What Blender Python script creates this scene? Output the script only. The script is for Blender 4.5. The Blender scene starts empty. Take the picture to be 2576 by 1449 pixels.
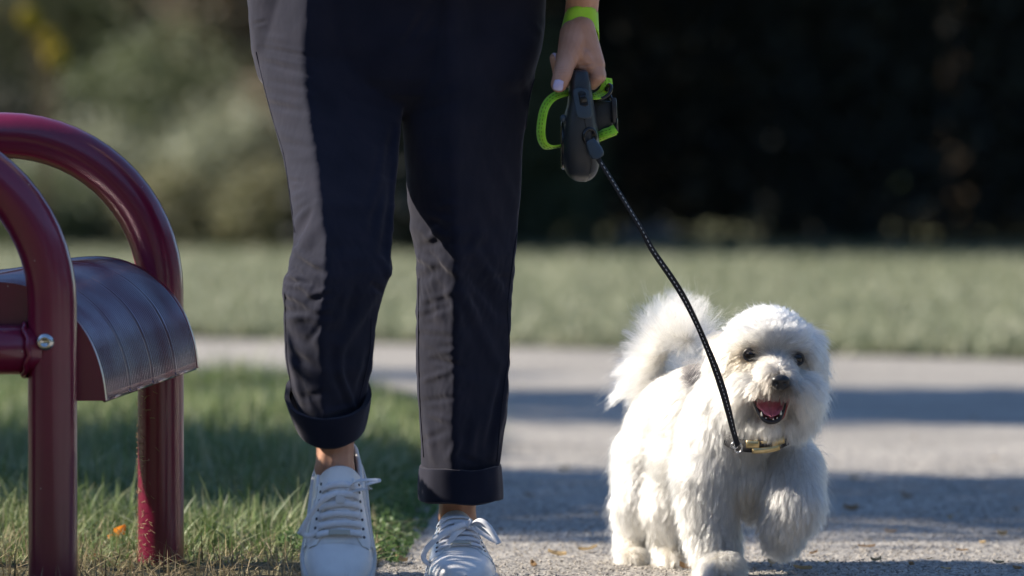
import bpy, bmesh, math, random
import numpy as np
from mathutils import Vector, Matrix, kdtree, noise as mnoise
SC = bpy.context.scene
COL = SC.collection
rng = np.random.default_rng(7)
random.seed(7)
R_ = math.radians
# ------------------------------------------------------------------ camera
CAMH, FPX, HOR = 0.75, 14311.0, 250.0
PITCH = math.atan((724.5 - HOR) / FPX)
cam = bpy.data.cameras.new('camera'); camo = bpy.data.objects.new('camera', cam); COL.objects.link(camo)
camo.location = (0, 0, CAMH); camo.rotation_euler = (math.pi / 2 - PITCH, 0, 0)
cam.lens = 200; cam.sensor_width = 36; cam.clip_start = .1; cam.clip_end = 2000
cam.dof.use_dof = True; cam.dof.focus_distance = 8.79; cam.dof.aperture_fstop = 3.4; cam.dof.aperture_blades = 0
SC.camera = camo
# ------------------------------------------------------------------ sky, sun, exposure
ALPHA, ELEV = R_(10), R_(33)
S = Vector((-math.cos(ALPHA) * math.cos(ELEV), math.sin(ALPHA) * math.cos(ELEV), math.sin(ELEV)))   # towards the sun
world = bpy.data.worlds.new('World'); SC.world = world; world.use_nodes = True
nt = world.node_tree; bg = nt.nodes['Background']
sky = nt.nodes.new('ShaderNodeTexSky'); sky.sky_type = 'NISHITA'; sky.sun_disc = False
sky.sun_elevation = ELEV; sky.sun_rotation = math.atan2(S.x, S.y); sky.air_density = 1.0; sky.dust_density = .3; sky.ozone_density = 4.5
nt.links.new(sky.outputs[0], bg.inputs[0]); bg.inputs[1].default_value = .11
sun = bpy.data.lights.new('sun', 'SUN'); suno = bpy.data.objects.new('sun', sun); COL.objects.link(suno)
sun.energy = 5.0; sun.angle = R_(.55); sun.color = (1, .90, .76)
suno.rotation_euler = S.to_track_quat('Z', 'Y').to_euler(); suno.location = (-8, 12, 9)
vs = SC.view_settings; vs.view_transform = 'Standard'; vs.look = 'None'; vs.gamma = 1; vs.exposure = .86; vs.use_curve_mapping = False
SC.cycles.use_denoising = True
SC.cycles.max_bounces = 10; SC.cycles.diffuse_bounces = 4; SC.cycles.transparent_max_bounces = 6
SC.cycles.sample_clamp_indirect = 6

# ------------------------------------------------------------------ helpers
CF = np.array([0, math.cos(PITCH), -math.sin(PITCH)]); CU = np.array([0, math.sin(PITCH), math.cos(PITCH)]); CR = np.array([1., 0, 0])
def W(x, y, Y):
    """measured position in the photograph (2576 wide) at a real distance Y -> world point"""
    d = CF + CR * (x - 1288) / FPX + CU * (-(y - 724.5)) / FPX
    return np.array([0, 0, CAMH]) + d * (Y / d[1])
def PX(p):
    q = np.asarray(p, float) - np.array([0, 0, CAMH])
    f = q @ CF
    return 1288 + FPX * (q @ CR) / f, 724.5 - FPX * (q @ CU) / f
def nrm(v):
    v = np.asarray(v, float); n = np.linalg.norm(v, axis=-1, keepdims=True)
    return v / np.maximum(n, 1e-12)
def tag(o, label=None, cat=None, group=None, kind=None):
    if label: o['label'] = label
    if cat: o['category'] = cat
    if group: o['group'] = group
    if kind: o['kind'] = kind
    return o
def empty(name, loc=(0, 0, 0)):
    o = bpy.data.objects.new(name, None); COL.objects.link(o); o.location = Vector(loc); o.empty_display_size = .05
    return o
def link(name, me, mat=None, parent=None):
    o = bpy.data.objects.new(name, me); COL.objects.link(o)
    if mat is not None and not me.materials: me.materials.append(mat)
    if parent is not None:
        o.parent = parent
        if parent.type == 'EMPTY': o.matrix_parent_inverse = Matrix.Translation(parent.location).inverted()
    return o
class MB:
    def __init__(s): s.v = []; s.f = []; s.n = 0
    def add(s, v, f):
        v = np.asarray(v, float).reshape(-1, 3); s.v.append(v)
        s.f += [tuple(int(i) + s.n for i in q) for q in f]; s.n += len(v)
    def grid(s, P, cu=False, cv=False, flip=False):
        P = np.asarray(P, float); a, b = P.shape[:2]; f = []
        for i in range(a if cu else a - 1):
            for j in range(b if cv else b - 1):
                q = (i * b + j, i * b + (j + 1) % b, ((i + 1) % a) * b + (j + 1) % b, ((i + 1) % a) * b + j)
                f.append(q[::-1] if flip else q)
        s.add(P.reshape(-1, 3), f)
    def loft(s, rings, cap=True):
        rings = np.asarray(rings, float); a, b = rings.shape[:2]; base = s.n
        s.grid(rings, cv=True)
        if cap:
            s.f.append(tuple(base + j for j in range(b))[::-1]); s.f.append(tuple(base + (a - 1) * b + j for j in range(b)))
    def ell(s, c, r, rot=None, nu=20, nv=12):
        r = np.broadcast_to(np.asarray(r, float), (3,)); base = s.n
        th = np.linspace(0, 2 * np.pi, nu, endpoint=False); ph = np.linspace(0, np.pi, nv + 1)[1:-1]
        P = np.stack([np.outer(np.sin(ph), np.cos(th)), np.outer(np.sin(ph), np.sin(th)), np.outer(np.cos(ph), np.ones(nu))], -1).reshape(-1, 3)
        P = np.vstack([P, [[0, 0, 1], [0, 0, -1]]]) * r
        if rot is not None: P = P @ np.array(rot).T
        f = []
        for i in range(nv - 2):
            for j in range(nu): f.append((i * nu + j, (i + 1) * nu + j, (i + 1) * nu + (j + 1) % nu, i * nu + (j + 1) % nu))
        t, b = len(P) - 2, len(P) - 1
        for j in range(nu): f.append((t, j, (j + 1) % nu)); f.append((b, (nv - 2) * nu + (j + 1) % nu, (nv - 2) * nu + j))
        s.add(P + np.asarray(c), f)
    def cap(s, p0, p1, r0, r1=None, n=16):
        """tapered capsule"""
        p0 = np.asarray(p0, float); p1 = np.asarray(p1, float); r1 = r0 if r1 is None else r1
        a = nrm(p1 - p0); h = np.array([0, 0, 1.]) if abs(a[2]) < .9 else np.array([1., 0, 0]); u = nrm(np.cross(a, h)); w = np.cross(a, u)
        rings = []
        th = np.linspace(0, 2 * np.pi, n, endpoint=False); c = np.outer(np.cos(th), u) + np.outer(np.sin(th), w)
        for k in np.linspace(-np.pi / 2 + .12, 0, 5): rings.append(p0 + a * r0 * math.sin(k) + c * r0 * math.cos(k))
        for k in np.linspace(0, np.pi / 2 - .12, 5): rings.append(p1 + a * r1 * math.sin(k) + c * r1 * math.cos(k))
        s.loft(rings)
    def chain(s, pts, rs, n=16):
        for i in range(len(pts) - 1): s.cap(pts[i], pts[i + 1], rs[i], rs[i + 1], n)
    def tube(s, pts, r, n=12, cap=True):
        pts = np.asarray(pts, float); r = np.broadcast_to(np.asarray(r, float), (len(pts),))
        T = nrm(np.gradient(pts, axis=0)); h = np.array([0, 0, 1.]) if abs(T[0][2]) < .9 else np.array([0, 1., 0])
        u = nrm(np.cross(T[0], h)); rings = []; th = np.linspace(0, 2 * np.pi, n, endpoint=False)
        for i in range(len(pts)):
            u = nrm(u - T[i] * np.dot(u, T[i])); w = np.cross(T[i], u)
            rings.append(pts[i] + r[i] * (np.outer(np.cos(th), u) + np.outer(np.sin(th), w)))
        s.loft(rings, cap)
    def ribbon(s, pts, nr, w, t):
        """flat strap: centre line, face normals, width, thickness"""
        pts = np.asarray(pts, float); nr = np.broadcast_to(np.asarray(nr, float), pts.shape)
        T = nrm(np.gradient(pts, axis=0)); nr = nrm(nr - T * (nr * T).sum(-1, keepdims=True)); b = np.cross(T, nr)
        w = np.broadcast_to(np.asarray(w, float), (len(pts),))[:, None] / 2; t = t / 2
        e = t * .5
        rings = np.stack([pts - b * w + nr * 0, pts - b * (w - e) + nr * t, pts + b * (w - e) + nr * t, pts + b * w, pts + b * (w - e) - nr * t, pts - b * (w - e) - nr * t], 1)
        s.loft(rings)
    def box(s, c, d, rot=None):
        P = np.array([[x, y, z] for x in (-.5, .5) for y in (-.5, .5) for z in (-.5, .5)]) * np.asarray(d, float)
        if rot is not None: P = P @ np.array(rot).T
        s.add(P + np.asarray(c), [(0, 1, 3, 2), (4, 6, 7, 5), (0, 4, 5, 1), (2, 3, 7, 6), (0, 2, 6, 4), (1, 5, 7, 3)])
    def mesh(s, name, smooth=True):
        me = bpy.data.meshes.new(name); me.from_pydata(np.vstack(s.v).tolist(), [], s.f); me.update()
        bm = bmesh.new(); bm.from_mesh(me); bmesh.ops.recalc_face_normals(bm, faces=bm.faces); bm.to_mesh(me); bm.free()
        if smooth: me.shade_smooth()
        return me
    def build(s, name, mat, parent=None, smooth=True, bevel=0, sub=0):
        o = link(name, s.mesh(name, smooth), mat, parent)
        if bevel:
            m = o.modifiers.new('bevel', 'BEVEL'); m.width = bevel; m.segments = 2; m.limit_method = 'ANGLE'
        if sub:
            m = o.modifiers.new('sub', 'SUBSURF'); m.levels = sub; m.render_levels = sub
        return o
def fastmesh(name, V, F, mat=None, smooth=True):
    """V (n,3), F (m,3|4) arrays"""
    me = bpy.data.meshes.new(name); V = np.asarray(V, np.float32); F = np.asarray(F, np.int32)
    k = F.shape[1]
    me.vertices.add(len(V)); me.vertices.foreach_set('co', V.ravel())
    me.loops.add(F.size); me.loops.foreach_set('vertex_index', F.ravel())
    me.polygons.add(len(F)); me.polygons.foreach_set('loop_start', np.arange(0, F.size, k, dtype=np.int32))
    me.update(calc_edges=True); me.validate()
    if smooth: me.shade_smooth()
    if mat: me.materials.append(mat)
    return me
def remeshed(mb, voxel, smooth=6, fac=.5):
    me = mb.mesh('tmp'); o = bpy.data.objects.new('tmp', me); COL.objects.link(o)
    m = o.modifiers.new('r', 'REMESH'); m.mode = 'VOXEL'; m.voxel_size = voxel; m.use_smooth_shade = True
    if smooth:
        m = o.modifiers.new('s', 'SMOOTH'); m.factor = fac; m.iterations = smooth
    dg = bpy.context.evaluated_depsgraph_get(); out = bpy.data.meshes.new_from_object(o.evaluated_get(dg))
    bpy.data.objects.remove(o); bpy.data.meshes.remove(me); out.shade_smooth(); return out
def verts(me):
    a = np.empty(len(me.vertices) * 3, np.float32); me.vertices.foreach_get('co', a); return a.reshape(-1, 3).astype(float)
def normals(me):
    a = np.empty(len(me.vertices) * 3, np.float32); me.vertices.foreach_get('normal', a); return a.reshape(-1, 3).astype(float)
def setverts(me, V):
    me.vertices.foreach_set('co', np.asarray(V, np.float32).ravel()); me.update()
def spline(pts, n):
    """Catmull-Rom through pts (k,d) -> (n,d)"""
    P = np.asarray(pts, float); P = np.vstack([2 * P[0] - P[1], P, 2 * P[-1] - P[-2]]); k = len(P) - 3
    t = np.linspace(0, k - 1e-9, n); i = t.astype(int); u = (t - i)[:, None]
    a, b, c, d = P[i], P[i + 1], P[i + 2], P[i + 3]
    return .5 * (2 * b + (c - a) * u + (2 * a - 5 * b + 4 * c - d) * u ** 2 + (3 * b - 3 * c + d - a) * u ** 3)
def ip(x, xs, ys): return np.interp(x, xs, ys)
def sstep(a, b, x):
    t = np.clip((np.asarray(x, float) - a) / (b - a), 0, 1); return t * t * (3 - 2 * t)
# ------------------------------------------------------------------ materials
def mat(name, col, rough=.6, spec=.5, metal=0, **kw):
    m = bpy.data.materials.new(name); m.use_nodes = True; b = m.node_tree.nodes['Principled BSDF']
    b.inputs['Base Color'].default_value = (*col, 1); b.inputs['Roughness'].default_value = rough
    b.inputs['Specular IOR Level'].default_value = spec; b.inputs['Metallic'].default_value = metal
    for k, v in kw.items(): b.inputs[k.replace('_', ' ')].default_value = v
    return m
def nodes(m): return m.node_tree.nodes, m.node_tree.links, m.node_tree.nodes['Principled BSDF']
def varied(m, cols, scale=20, detail=4, coord='Object', bump=0, bscale=None, pos=None, rough_var=0, bdist=.001, stretch=None):
    """noise-driven colour ramp + bump"""
    N, L, b = nodes(m); tc = N.new('ShaderNodeTexCoord'); src = tc.outputs[coord]
    if stretch:
        mp = N.new('ShaderNodeMapping'); mp.inputs['Scale'].default_value = stretch; L.new(src, mp.inputs[0]); src = mp.outputs[0]
    n = N.new('ShaderNodeTexNoise'); n.inputs['Scale'].default_value = scale; n.inputs['Detail'].default_value = detail; L.new(src, n.inputs['Vector'])
    r = N.new('ShaderNodeValToRGB'); e = r.color_ramp.elements
    pos = pos or list(np.linspace(.3, .7, len(cols)))
    e[0].position = pos[0]; e[0].color = (*cols[0], 1); e[1].position = pos[-1]; e[1].color = (*cols[-1], 1)
    for p, c in list(zip(pos, cols))[1:-1]:
        q = e.new(p); q.color = (*c, 1)
    L.new(n.outputs[0], r.inputs[0]); L.new(r.outputs[0], b.inputs['Base Color'])
    if bump:
        n2 = N.new('ShaderNodeTexNoise'); n2.inputs['Scale'].default_value = bscale or scale * 4; n2.inputs['Detail'].default_value = 3; L.new(src, n2.inputs['Vector'])
        bp = N.new('ShaderNodeBump'); bp.inputs['Strength'].default_value = bump; bp.inputs['Distance'].default_value = bdist
        L.new(n2.outputs[0], bp.inputs['Height']); L.new(bp.outputs[0], b.inputs['Normal'])
    if rough_var:
        mm = N.new('ShaderNodeMapRange'); mm.inputs['To Min'].default_value = b.inputs['Roughness'].default_value - rough_var
        mm.inputs['To Max'].default_value = b.inputs['Roughness'].default_value + rough_var; L.new(n.outputs[0], mm.inputs['Value']); L.new(mm.outputs[0], b.inputs['Roughness'])
    return m
def island(m, cols, trans=0):
    """random colour per blade or leaf; thin leaves let light through"""
    N, L, b = nodes(m); g = N.new('ShaderNodeNewGeometry'); r = N.new('ShaderNodeValToRGB'); e = r.color_ramp.elements
    pos = np.linspace(0, 1, len(cols))
    e[0].position = 0; e[0].color = (*cols[0], 1); e[1].position = 1; e[1].color = (*cols[-1], 1)
    for p, c in list(zip(pos, cols))[1:-1]: q = e.new(p); q.color = (*c, 1)
    L.new(g.outputs['Random Per Island'], r.inputs[0]); L.new(r.outputs[0], b.inputs['Base Color'])
    if trans:
        out = N['Material Output']; t = N.new('ShaderNodeBsdfTranslucent'); mx = N.new('ShaderNodeMixShader'); mx.inputs[0].default_value = trans
        L.new(r.outputs[0], t.inputs[0]); L.new(b.outputs[0], mx.inputs[1]); L.new(t.outputs[0], mx.inputs[2]); L.new(mx.outputs[0], out.inputs[0])
    return m
M = {}
# ================================================================== GROUND
# edge of the near grass verge (x of its right-hand edge at each distance)
VY = [3, 8, 9.1, 10.2, 11.3, 12.4, 13.3, 14.2, 14.75, 15.05, 15.15]
VX = [-.30, -.235, -.215, -.175, -.125, -.085, -.12, -.22, -.50, -1.2, -9]
def verge_x(Y): return np.interp(Y, VY, VX)
M['soil'] = varied(mat('soil', (.1, .07, .05), .95, .2), [(.05, .05, .025), (.11, .10, .055), (.19, .17, .10)], 30, 6, bump=.8, bscale=160, bdist=.004)
M['turf_soil'] = varied(mat('turf_soil', (.1, .12, .05), .95, .2), [(.06, .09, .035), (.12, .16, .06), (.17, .20, .09)], 2.2, 6, bump=.5, bscale=60, bdist=.01)
def asphalt():
    m = mat('asphalt', (.25, .25, .25), .85, .3); N, L, b = nodes(m)
    tc = N.new('ShaderNodeTexCoord'); v = N.new('ShaderNodeTexVoronoi'); v.inputs['Scale'].default_value = 190; L.new(tc.outputs['Object'], v.inputs['Vector'])
    r = N.new('ShaderNodeValToRGB'); e = r.color_ramp.elements
    e[0].position = 0; e[0].color = (.16, .152, .145, 1); e[1].position = 1; e[1].color = (.52, .48, .42, 1)
    q = e.new(.45); q.color = (.33, .31, .285, 1); q = e.new(.8); q.color = (.43, .405, .37, 1)
    sp = N.new('ShaderNodeSeparateColor'); L.new(v.outputs['Color'], sp.inputs[0]); L.new(sp.outputs[0], r.inputs[0])
    n = N.new('ShaderNodeTexNoise'); n.inputs['Scale'].default_value = 1.6; n.inputs['Detail'].default_value = 6; L.new(tc.outputs['Object'], n.inputs['Vector'])
    mr = N.new('ShaderNodeMapRange'); mr.inputs[1].default_value = .3; mr.inputs[2].default_value = .7; mr.inputs[3].default_value = .78; mr.inputs[4].default_value = 1.12; L.new(n.outputs[0], mr.inputs[0])
    mx = N.new('ShaderNodeMix'); mx.data_type = 'RGBA'; mx.blend_type = 'MULTIPLY'; mx.inputs[0].default_value = 1
    L.new(r.outputs[0], mx.inputs[6]); L.new(mr.outputs[0], mx.inputs[7]); L.new(mx.outputs[2], b.inputs['Base Color'])
    bp = N.new('ShaderNodeBump'); bp.inputs['Strength'].default_value = .7; bp.inputs['Distance'].default_value = .002
    L.new(v.outputs['Distance'], bp.inputs['Height']); bp.invert = True; L.new(bp.outputs[0], b.inputs['Normal']); return m
M['asphalt'] = asphalt()
# terrain sheet to the horizon
g = MB(); xs = np.array([-900, -60, -12, -3, 0, 3, 12, 60, 900.]); ys = np.array([-600, -20, 2, 8, 17, 30, 60, 200, 1500.])
g.grid(np.stack(np.meshgrid(xs, ys, indexing='ij') + [np.full((9, 9), -.03)], -1), flip=True)
tag(g.build('ground', M['turf_soil'], smooth=False), kind='structure')
# path: displaced near the camera so that the grain is real relief
def vnoise(x, y, s, seed=0):
    """cheap value noise"""
    r = np.random.default_rng(seed).random((256, 256)); x = x * s; y = y * s
    i = np.floor(x).astype(int); j = np.floor(y).astype(int); u = x - i; v = y - j; u = u * u * (3 - 2 * u); v = v * v * (3 - 2 * v)
    a = r[i & 255, j & 255]; b = r[(i + 1) & 255, j & 255]; c = r[i & 255, (j + 1) & 255]; d = r[(i + 1) & 255, (j + 1) & 255]
    return (a * (1 - u) + b * u) * (1 - v) + (c * (1 - u) + d * u) * v
pm = MB()
pm.grid(np.stack(np.meshgrid(np.array([-30, -1.4, 1.6, 30]), np.array([-6, 8.0]), indexing='ij') + [np.zeros((4, 2))], -1), flip=True)
pm.grid(np.stack(np.meshgrid(np.array([-30., 30]), np.array([12.6, 14.9, 16.95, 26.0]), indexing='ij') + [np.zeros((2, 4))], -1), flip=True)
for a, b in ((-30, -1.4), (1.6, 30)): pm.grid(np.stack(np.meshgrid(np.array([a, b]), np.array([8.0, 12.6]), indexing='ij') + [np.zeros((2, 2))], -1), flip=True)
path_v = np.vstack(pm.v); path_f = np.array(pm.f)
gx = np.linspace(-1.4, 1.6, 620); gy = 8.0 + 4.6 * np.linspace(0, 1, 640) ** 1.25
GX, GY = np.meshgrid(gx, gy, indexing='ij')
hz = (vnoise(GX, GY, 170, 1) - .5) * .0034 + (vnoise(GX, GY, 75, 2) - .5) * .0030 + (vnoise(GX, GY, 9, 3) - .5) * .004
edge = np.minimum(np.minimum((GX + 1.4) * 6, (1.6 - GX) * 6), np.minimum((GY - 8) * 6, (12.6 - GY) * 3)).clip(0, 1)
P = np.stack([GX, GY, hz * edge], -1).reshape(-1, 3); nb = len(gy)
I, J = np.meshgrid(np.arange(len(gx) - 1), np.arange(len(gy) - 1), indexing='ij'); I = I.ravel(); J = J.ravel()
F = np.stack([I * nb + J, (I + 1) * nb + J, (I + 1) * nb + J + 1, I * nb + J + 1], -1)
o = link('path', fastmesh('path', np.vstack([path_v, P]), np.vstack([path_f, F + len(path_v)]), M['asphalt'])); tag(o, kind='structure')
# verge soil sheet with an uneven edge
vg = MB(); rows = []
for Y in np.concatenate([[-2, 1, 4, 6], np.linspace(7.4, 15.2, 240)]):
    e = verge_x(Y) + .02 * mnoise.noise(Vector((0, Y * 7, 0))) + .012 * mnoise.noise(Vector((3, Y * 31, 0)))
    rows.append([(-9, Y, .005), (min(-3, e - .2), Y, .005)] + [(x, Y, .014 + .010 * mnoise.noise(Vector((x * 9, Y * 9, 1)))) for x in np.linspace(max(-2.2, min(e - 1, -1.2)) if e > -2 else e - .05, e - .02, 26)] + [(e, Y, .003)])
vg.grid(rows); tag(vg.build('verge_soil', M['soil']), kind='structure')
# far lawn sheet
lw = MB(); lw.grid(np.stack(np.meshgrid(np.linspace(-40, 40, 60), np.concatenate([[0], np.linspace(.3, 31, 30)]), indexing='ij') + [np.full((60, 31), .005)], -1), flip=True); LV = lw.v[0]; LV[:, 1] += 17.2 - .6 * np.clip(LV[:, 0], -9, 9)
M['lawn'] = varied(mat('lawn', (.1, .15, .06), .9, .2), [(.15, .17, .10), (.22, .24, .15), (.29, .30, .20)], .9, 7)
tag(lw.build('lawn', M['lawn']), kind='structure')

# ------------------------------------------------------------------ grass
def blades(n, xf, yf, hf, wid, lean=.5, seg=3, seed=1, curl=1.0):
    """n curved tapered blades as one mesh array"""
    r = np.random.default_rng(seed); Y = yf(r, n); X = xf(r, Y); h = hf(r, X, Y)
    az = r.random(n) * 2 * np.pi; d = np.stack([np.cos(az), np.sin(az), 0 * az], -1); ln = lean * r.random(n) ** 1.3
    side = np.stack([-np.sin(az + r.normal(0, .6, n)), np.cos(az), 0 * az], -1); w = wid * (.6 + .8 * r.random(n)) / 2
    base = np.stack([X, Y, np.full(n, .004)], -1); V = []
    for k in range(seg + 1):
        t = k / seg; bend = ln * t + curl * ln * t * t
        p = base + d * (bend * h)[:, None] + np.array([0, 0, 1.]) * (h * (t - .35 * curl * ln * t * t))[:, None]
        ww = (w * (1 - t ** 1.6))[:, None]
        if k < seg: V += [p - side * ww, p + side * ww]
        else: V += [p]
    V = np.stack(V, 1); m = V.shape[1]; o = (np.arange(n) * m)[:, None]; F = []
    for k in range(seg):
        a = 2 * k
        if k < seg - 1: F += [o + np.array([a, a + 1, a + 3]), o + np.array([a, a + 3, a + 2])]
        else: F += [o + np.array([a, a + 1, a + 2])]
    return V.reshape(-1, 3), np.vstack(F)
GREENS = [(.07, .12, .04), (.12, .19, .06), (.18, .25, .09), (.26, .32, .14), (.42, .42, .26), (.12, .18, .08)]
M['grass'] = island(mat('grass', (.08, .14, .04), .5, .4), GREENS, .35)
M['straw'] = island(mat('straw', (.3, .22, .12), .7, .3), [(.17, .13, .07), (.33, .27, .16), (.46, .38, .25), (.26, .20, .11), (.36, .35, .2)], .2)
def verge_xf(x0):
    def f(r, Y):
        e = verge_x(Y); lo = np.maximum(-1.05 * Y * .0905 - .8, -2.8); return lo + (e - .01 - lo) * r.random(len(Y))
    return f
def dens(a, b, p=1.0): return lambda r, n: a + (b - a) * r.random(n) ** p
def near_h(r, X, Y):
    e = verge_x(Y); d = np.clip((e - X) / .18, .25, 1)
    g = ip(Y, [8.3, 9.0, 9.25, 9.6, 10.2, 15.2], [.10, .15, .6, 1.0, 1.15, .9]) * (.5 + .9 * vnoise(X + 9, Y, 4, 5))
    return (.028 + .065 * r.random(len(Y)) ** 1.4 + .045 * (r.random(len(Y)) > .955)) * g * d + .008
Vs, Fs, off = [], [], 0
for args in ((44000, verge_xf(0), dens(8.95, 11.2), near_h, .0056, .85, 4, 11), (31000, verge_xf(0), dens(11, 15.15), near_h, .006, .7, 3, 12)):
    V, F = blades(*args); Vs.append(V); Fs.append(F + off); off += len(V)
tag(link('verge_grass', fastmesh('verge_grass', np.vstack(Vs), np.vstack(Fs), M['grass'])), 'uneven green grass on the verge behind the bench legs', 'grass', kind='stuff')
V, F = blades(13000, verge_xf(0), dens(7.2, 9.7), lambda r, X, Y: .02 + .05 * r.random(len(Y)), .0028, 1.6, 3, 21, 1.4)
tag(link('dry_straw', fastmesh('dry_straw', V, F, M['straw'])), 'dry straw coloured clippings lying round the bench feet', 'straw', kind='stuff')
def lawn_h(r, X, Y): return .03 + .05 * r.random(len(Y))
V, F = blades(84000, lambda r, Y: (r.random(len(Y)) * 2 - 1) * (Y * .095 + 1.4), dens(17.2, 30, 1.3), lawn_h, .016, .7, 2, 31); V[:, 1] -= .6 * V[:, 0]
M['lawn_grass'] = island(mat('lawn_grass', (.1, .15, .06), .5, .4), [(.15, .185, .11), (.22, .25, .155), (.29, .31, .205), (.38, .38, .28)], .35)
tag(link('lawn_grass', fastmesh('lawn_grass', V, F, M['lawn_grass'])), 'mown lawn grass beyond the path', 'grass', kind='stuff')

# ================================================================== BENCH
def maroon():
    m = mat('maroon_paint', (.12, .008, .03), .28, .55, Coat_Weight=.5, Coat_Roughness=.12); N, L, b = nodes(m)
    tc = N.new('ShaderNodeTexCoord'); n = N.new('ShaderNodeTexNoise'); n.inputs['Scale'].default_value = 6; n.inputs['Detail'].default_value = 5; L.new(tc.outputs['Object'], n.inputs[0])
    r = N.new('ShaderNodeValToRGB'); e = r.color_ramp.elements; e[0].position = .35; e[0].color = (.145, .004, .034, 1); e[1].position = .7; e[1].color = (.195, .008, .046, 1)
    n2 = N.new('ShaderNodeTexVoronoi'); n2.inputs['Scale'].default_value = 34; n2.feature = 'F1'; L.new(tc.outputs['Object'], n2.inputs['Vector'])
    n3 = N.new('ShaderNodeTexNoise'); n3.inputs['Scale'].default_value = 90; L.new(tc.outputs['Object'], n3.inputs[0])
    ad = N.new('ShaderNodeMath'); ad.operation = 'MULTIPLY_ADD'; ad.inputs[1].default_value = .12; L.new(n3.outputs[0], ad.inputs[0]); L.new(n2.outputs['Distance'], ad.inputs[2])
    th = N.new('ShaderNodeMapRange'); th.inputs[1].default_value = .115; th.inputs[2].default_value = .09; th.clamp = True; L.new(ad.outputs[0], th.inputs[0])
    mx = N.new('ShaderNodeMix'); mx.data_type = 'RGBA'; L.new(th.outputs[0], mx.inputs[0]); L.new(r.outputs[0], mx.inputs[6]); mx.inputs[7].default_value = (.34, .25, .27, 1)
    L.new(n.outputs[0], r.inputs[0]); L.new(mx.outputs[2], b.inputs['Base Color'])
    bp = N.new('ShaderNodeBump'); bp.inputs['Strength'].default_value = .15; bp.inputs['Distance'].default_value = .0006; L.new(n3.outputs[0], bp.inputs['Height']); L.new(bp.outputs[0], b.inputs['Normal'])
    return m
M['maroon'] = maroon()
M['seat'] = varied(mat('seat_paint', (.2, .1, .14), .22, .6, .92, Coat_Weight=1.0, Coat_Roughness=.09), [(.16, .02, .045), (.25, .17, .21), (.36, .32, .36)], 9, 5, bump=.3, bscale=60, bdist=.0008, rough_var=.1)
M['steel'] = mat('zinc_steel', (.62, .62, .62), .25, .5, 1)
M['dark_metal'] = mat('dark_metal', (.05, .05, .055), .35, .5, .6)
BN = np.array([-.681, 8.42, 0]); BF = np.array([-.557, 9.01, 0])        # feet of the two right-hand legs
bax = nrm(BF - BN); bside = np.array([-1., .01, 0])              # bside points left, along each hoop
bench = empty('park_bench', tuple(BN)); tag(bench, 'maroon tubular steel bench with a curved ribbed seat on the grass verge', 'bench')
RT, HZ, RA, HW = .0365, .693, .245, .62
def hoop(foot):
    pts = [foot + np.array([0, 0, z]) for z in np.linspace(-.06, HZ - RA - .02, 12)]
    for a in np.linspace(0, np.pi / 2, 16): pts.append(foot + bside * (RA - RA * math.cos(a)) + np.array([0, 0, HZ - RA + RA * math.sin(a)]))
    for t in np.linspace(.02, HW - 2 * RA - .02, 4): pts.append(foot + bside * (RA + t) + np.array([0, 0, HZ]))
    for a in np.linspace(np.pi / 2, 0, 16): pts.append(foot + bside * (HW - RA + RA * math.cos(a)) + np.array([0, 0, HZ - RA + RA * math.sin(a)]))
    pts += [foot + bside * HW + np.array([0, 0, z]) for z in np.linspace(HZ - RA - .02, -.02, 12)]
    m = MB(); m.tube(pts, RT, 28); return m
for f in (BN, BF): hoop(f).build('hoop_frame', M['maroon'], bench)
for f, zz in ((BN, .379), (BF, .385)):
    m = MB(); m.tube([f + bside * t + np.array([0, 0, zz]) for t in np.linspace(.012, HW - .012, 8)], .0365, 24); r = m.build('cross_rail', M['maroon'], bench)
    for t, sg in ((RT, 1), (HW - RT, -1)):      # weld bead where rail meets leg
        w = MB(); th = np.linspace(0, 2 * np.pi, 40, endpoint=False)
        ring = [f + bside * (t + sg * .004 * (1 + .4 * math.sin(9 * a)) - sg * .0165 * (math.cos(a)) ** 2) + bax * .0385 * math.cos(a) + np.array([0, 0, zz + .0385 * math.sin(a)]) for a in th]
        w.tube(ring + ring[:1], .0042, 6); w.build('weld_bead', M['maroon'], r)
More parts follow.
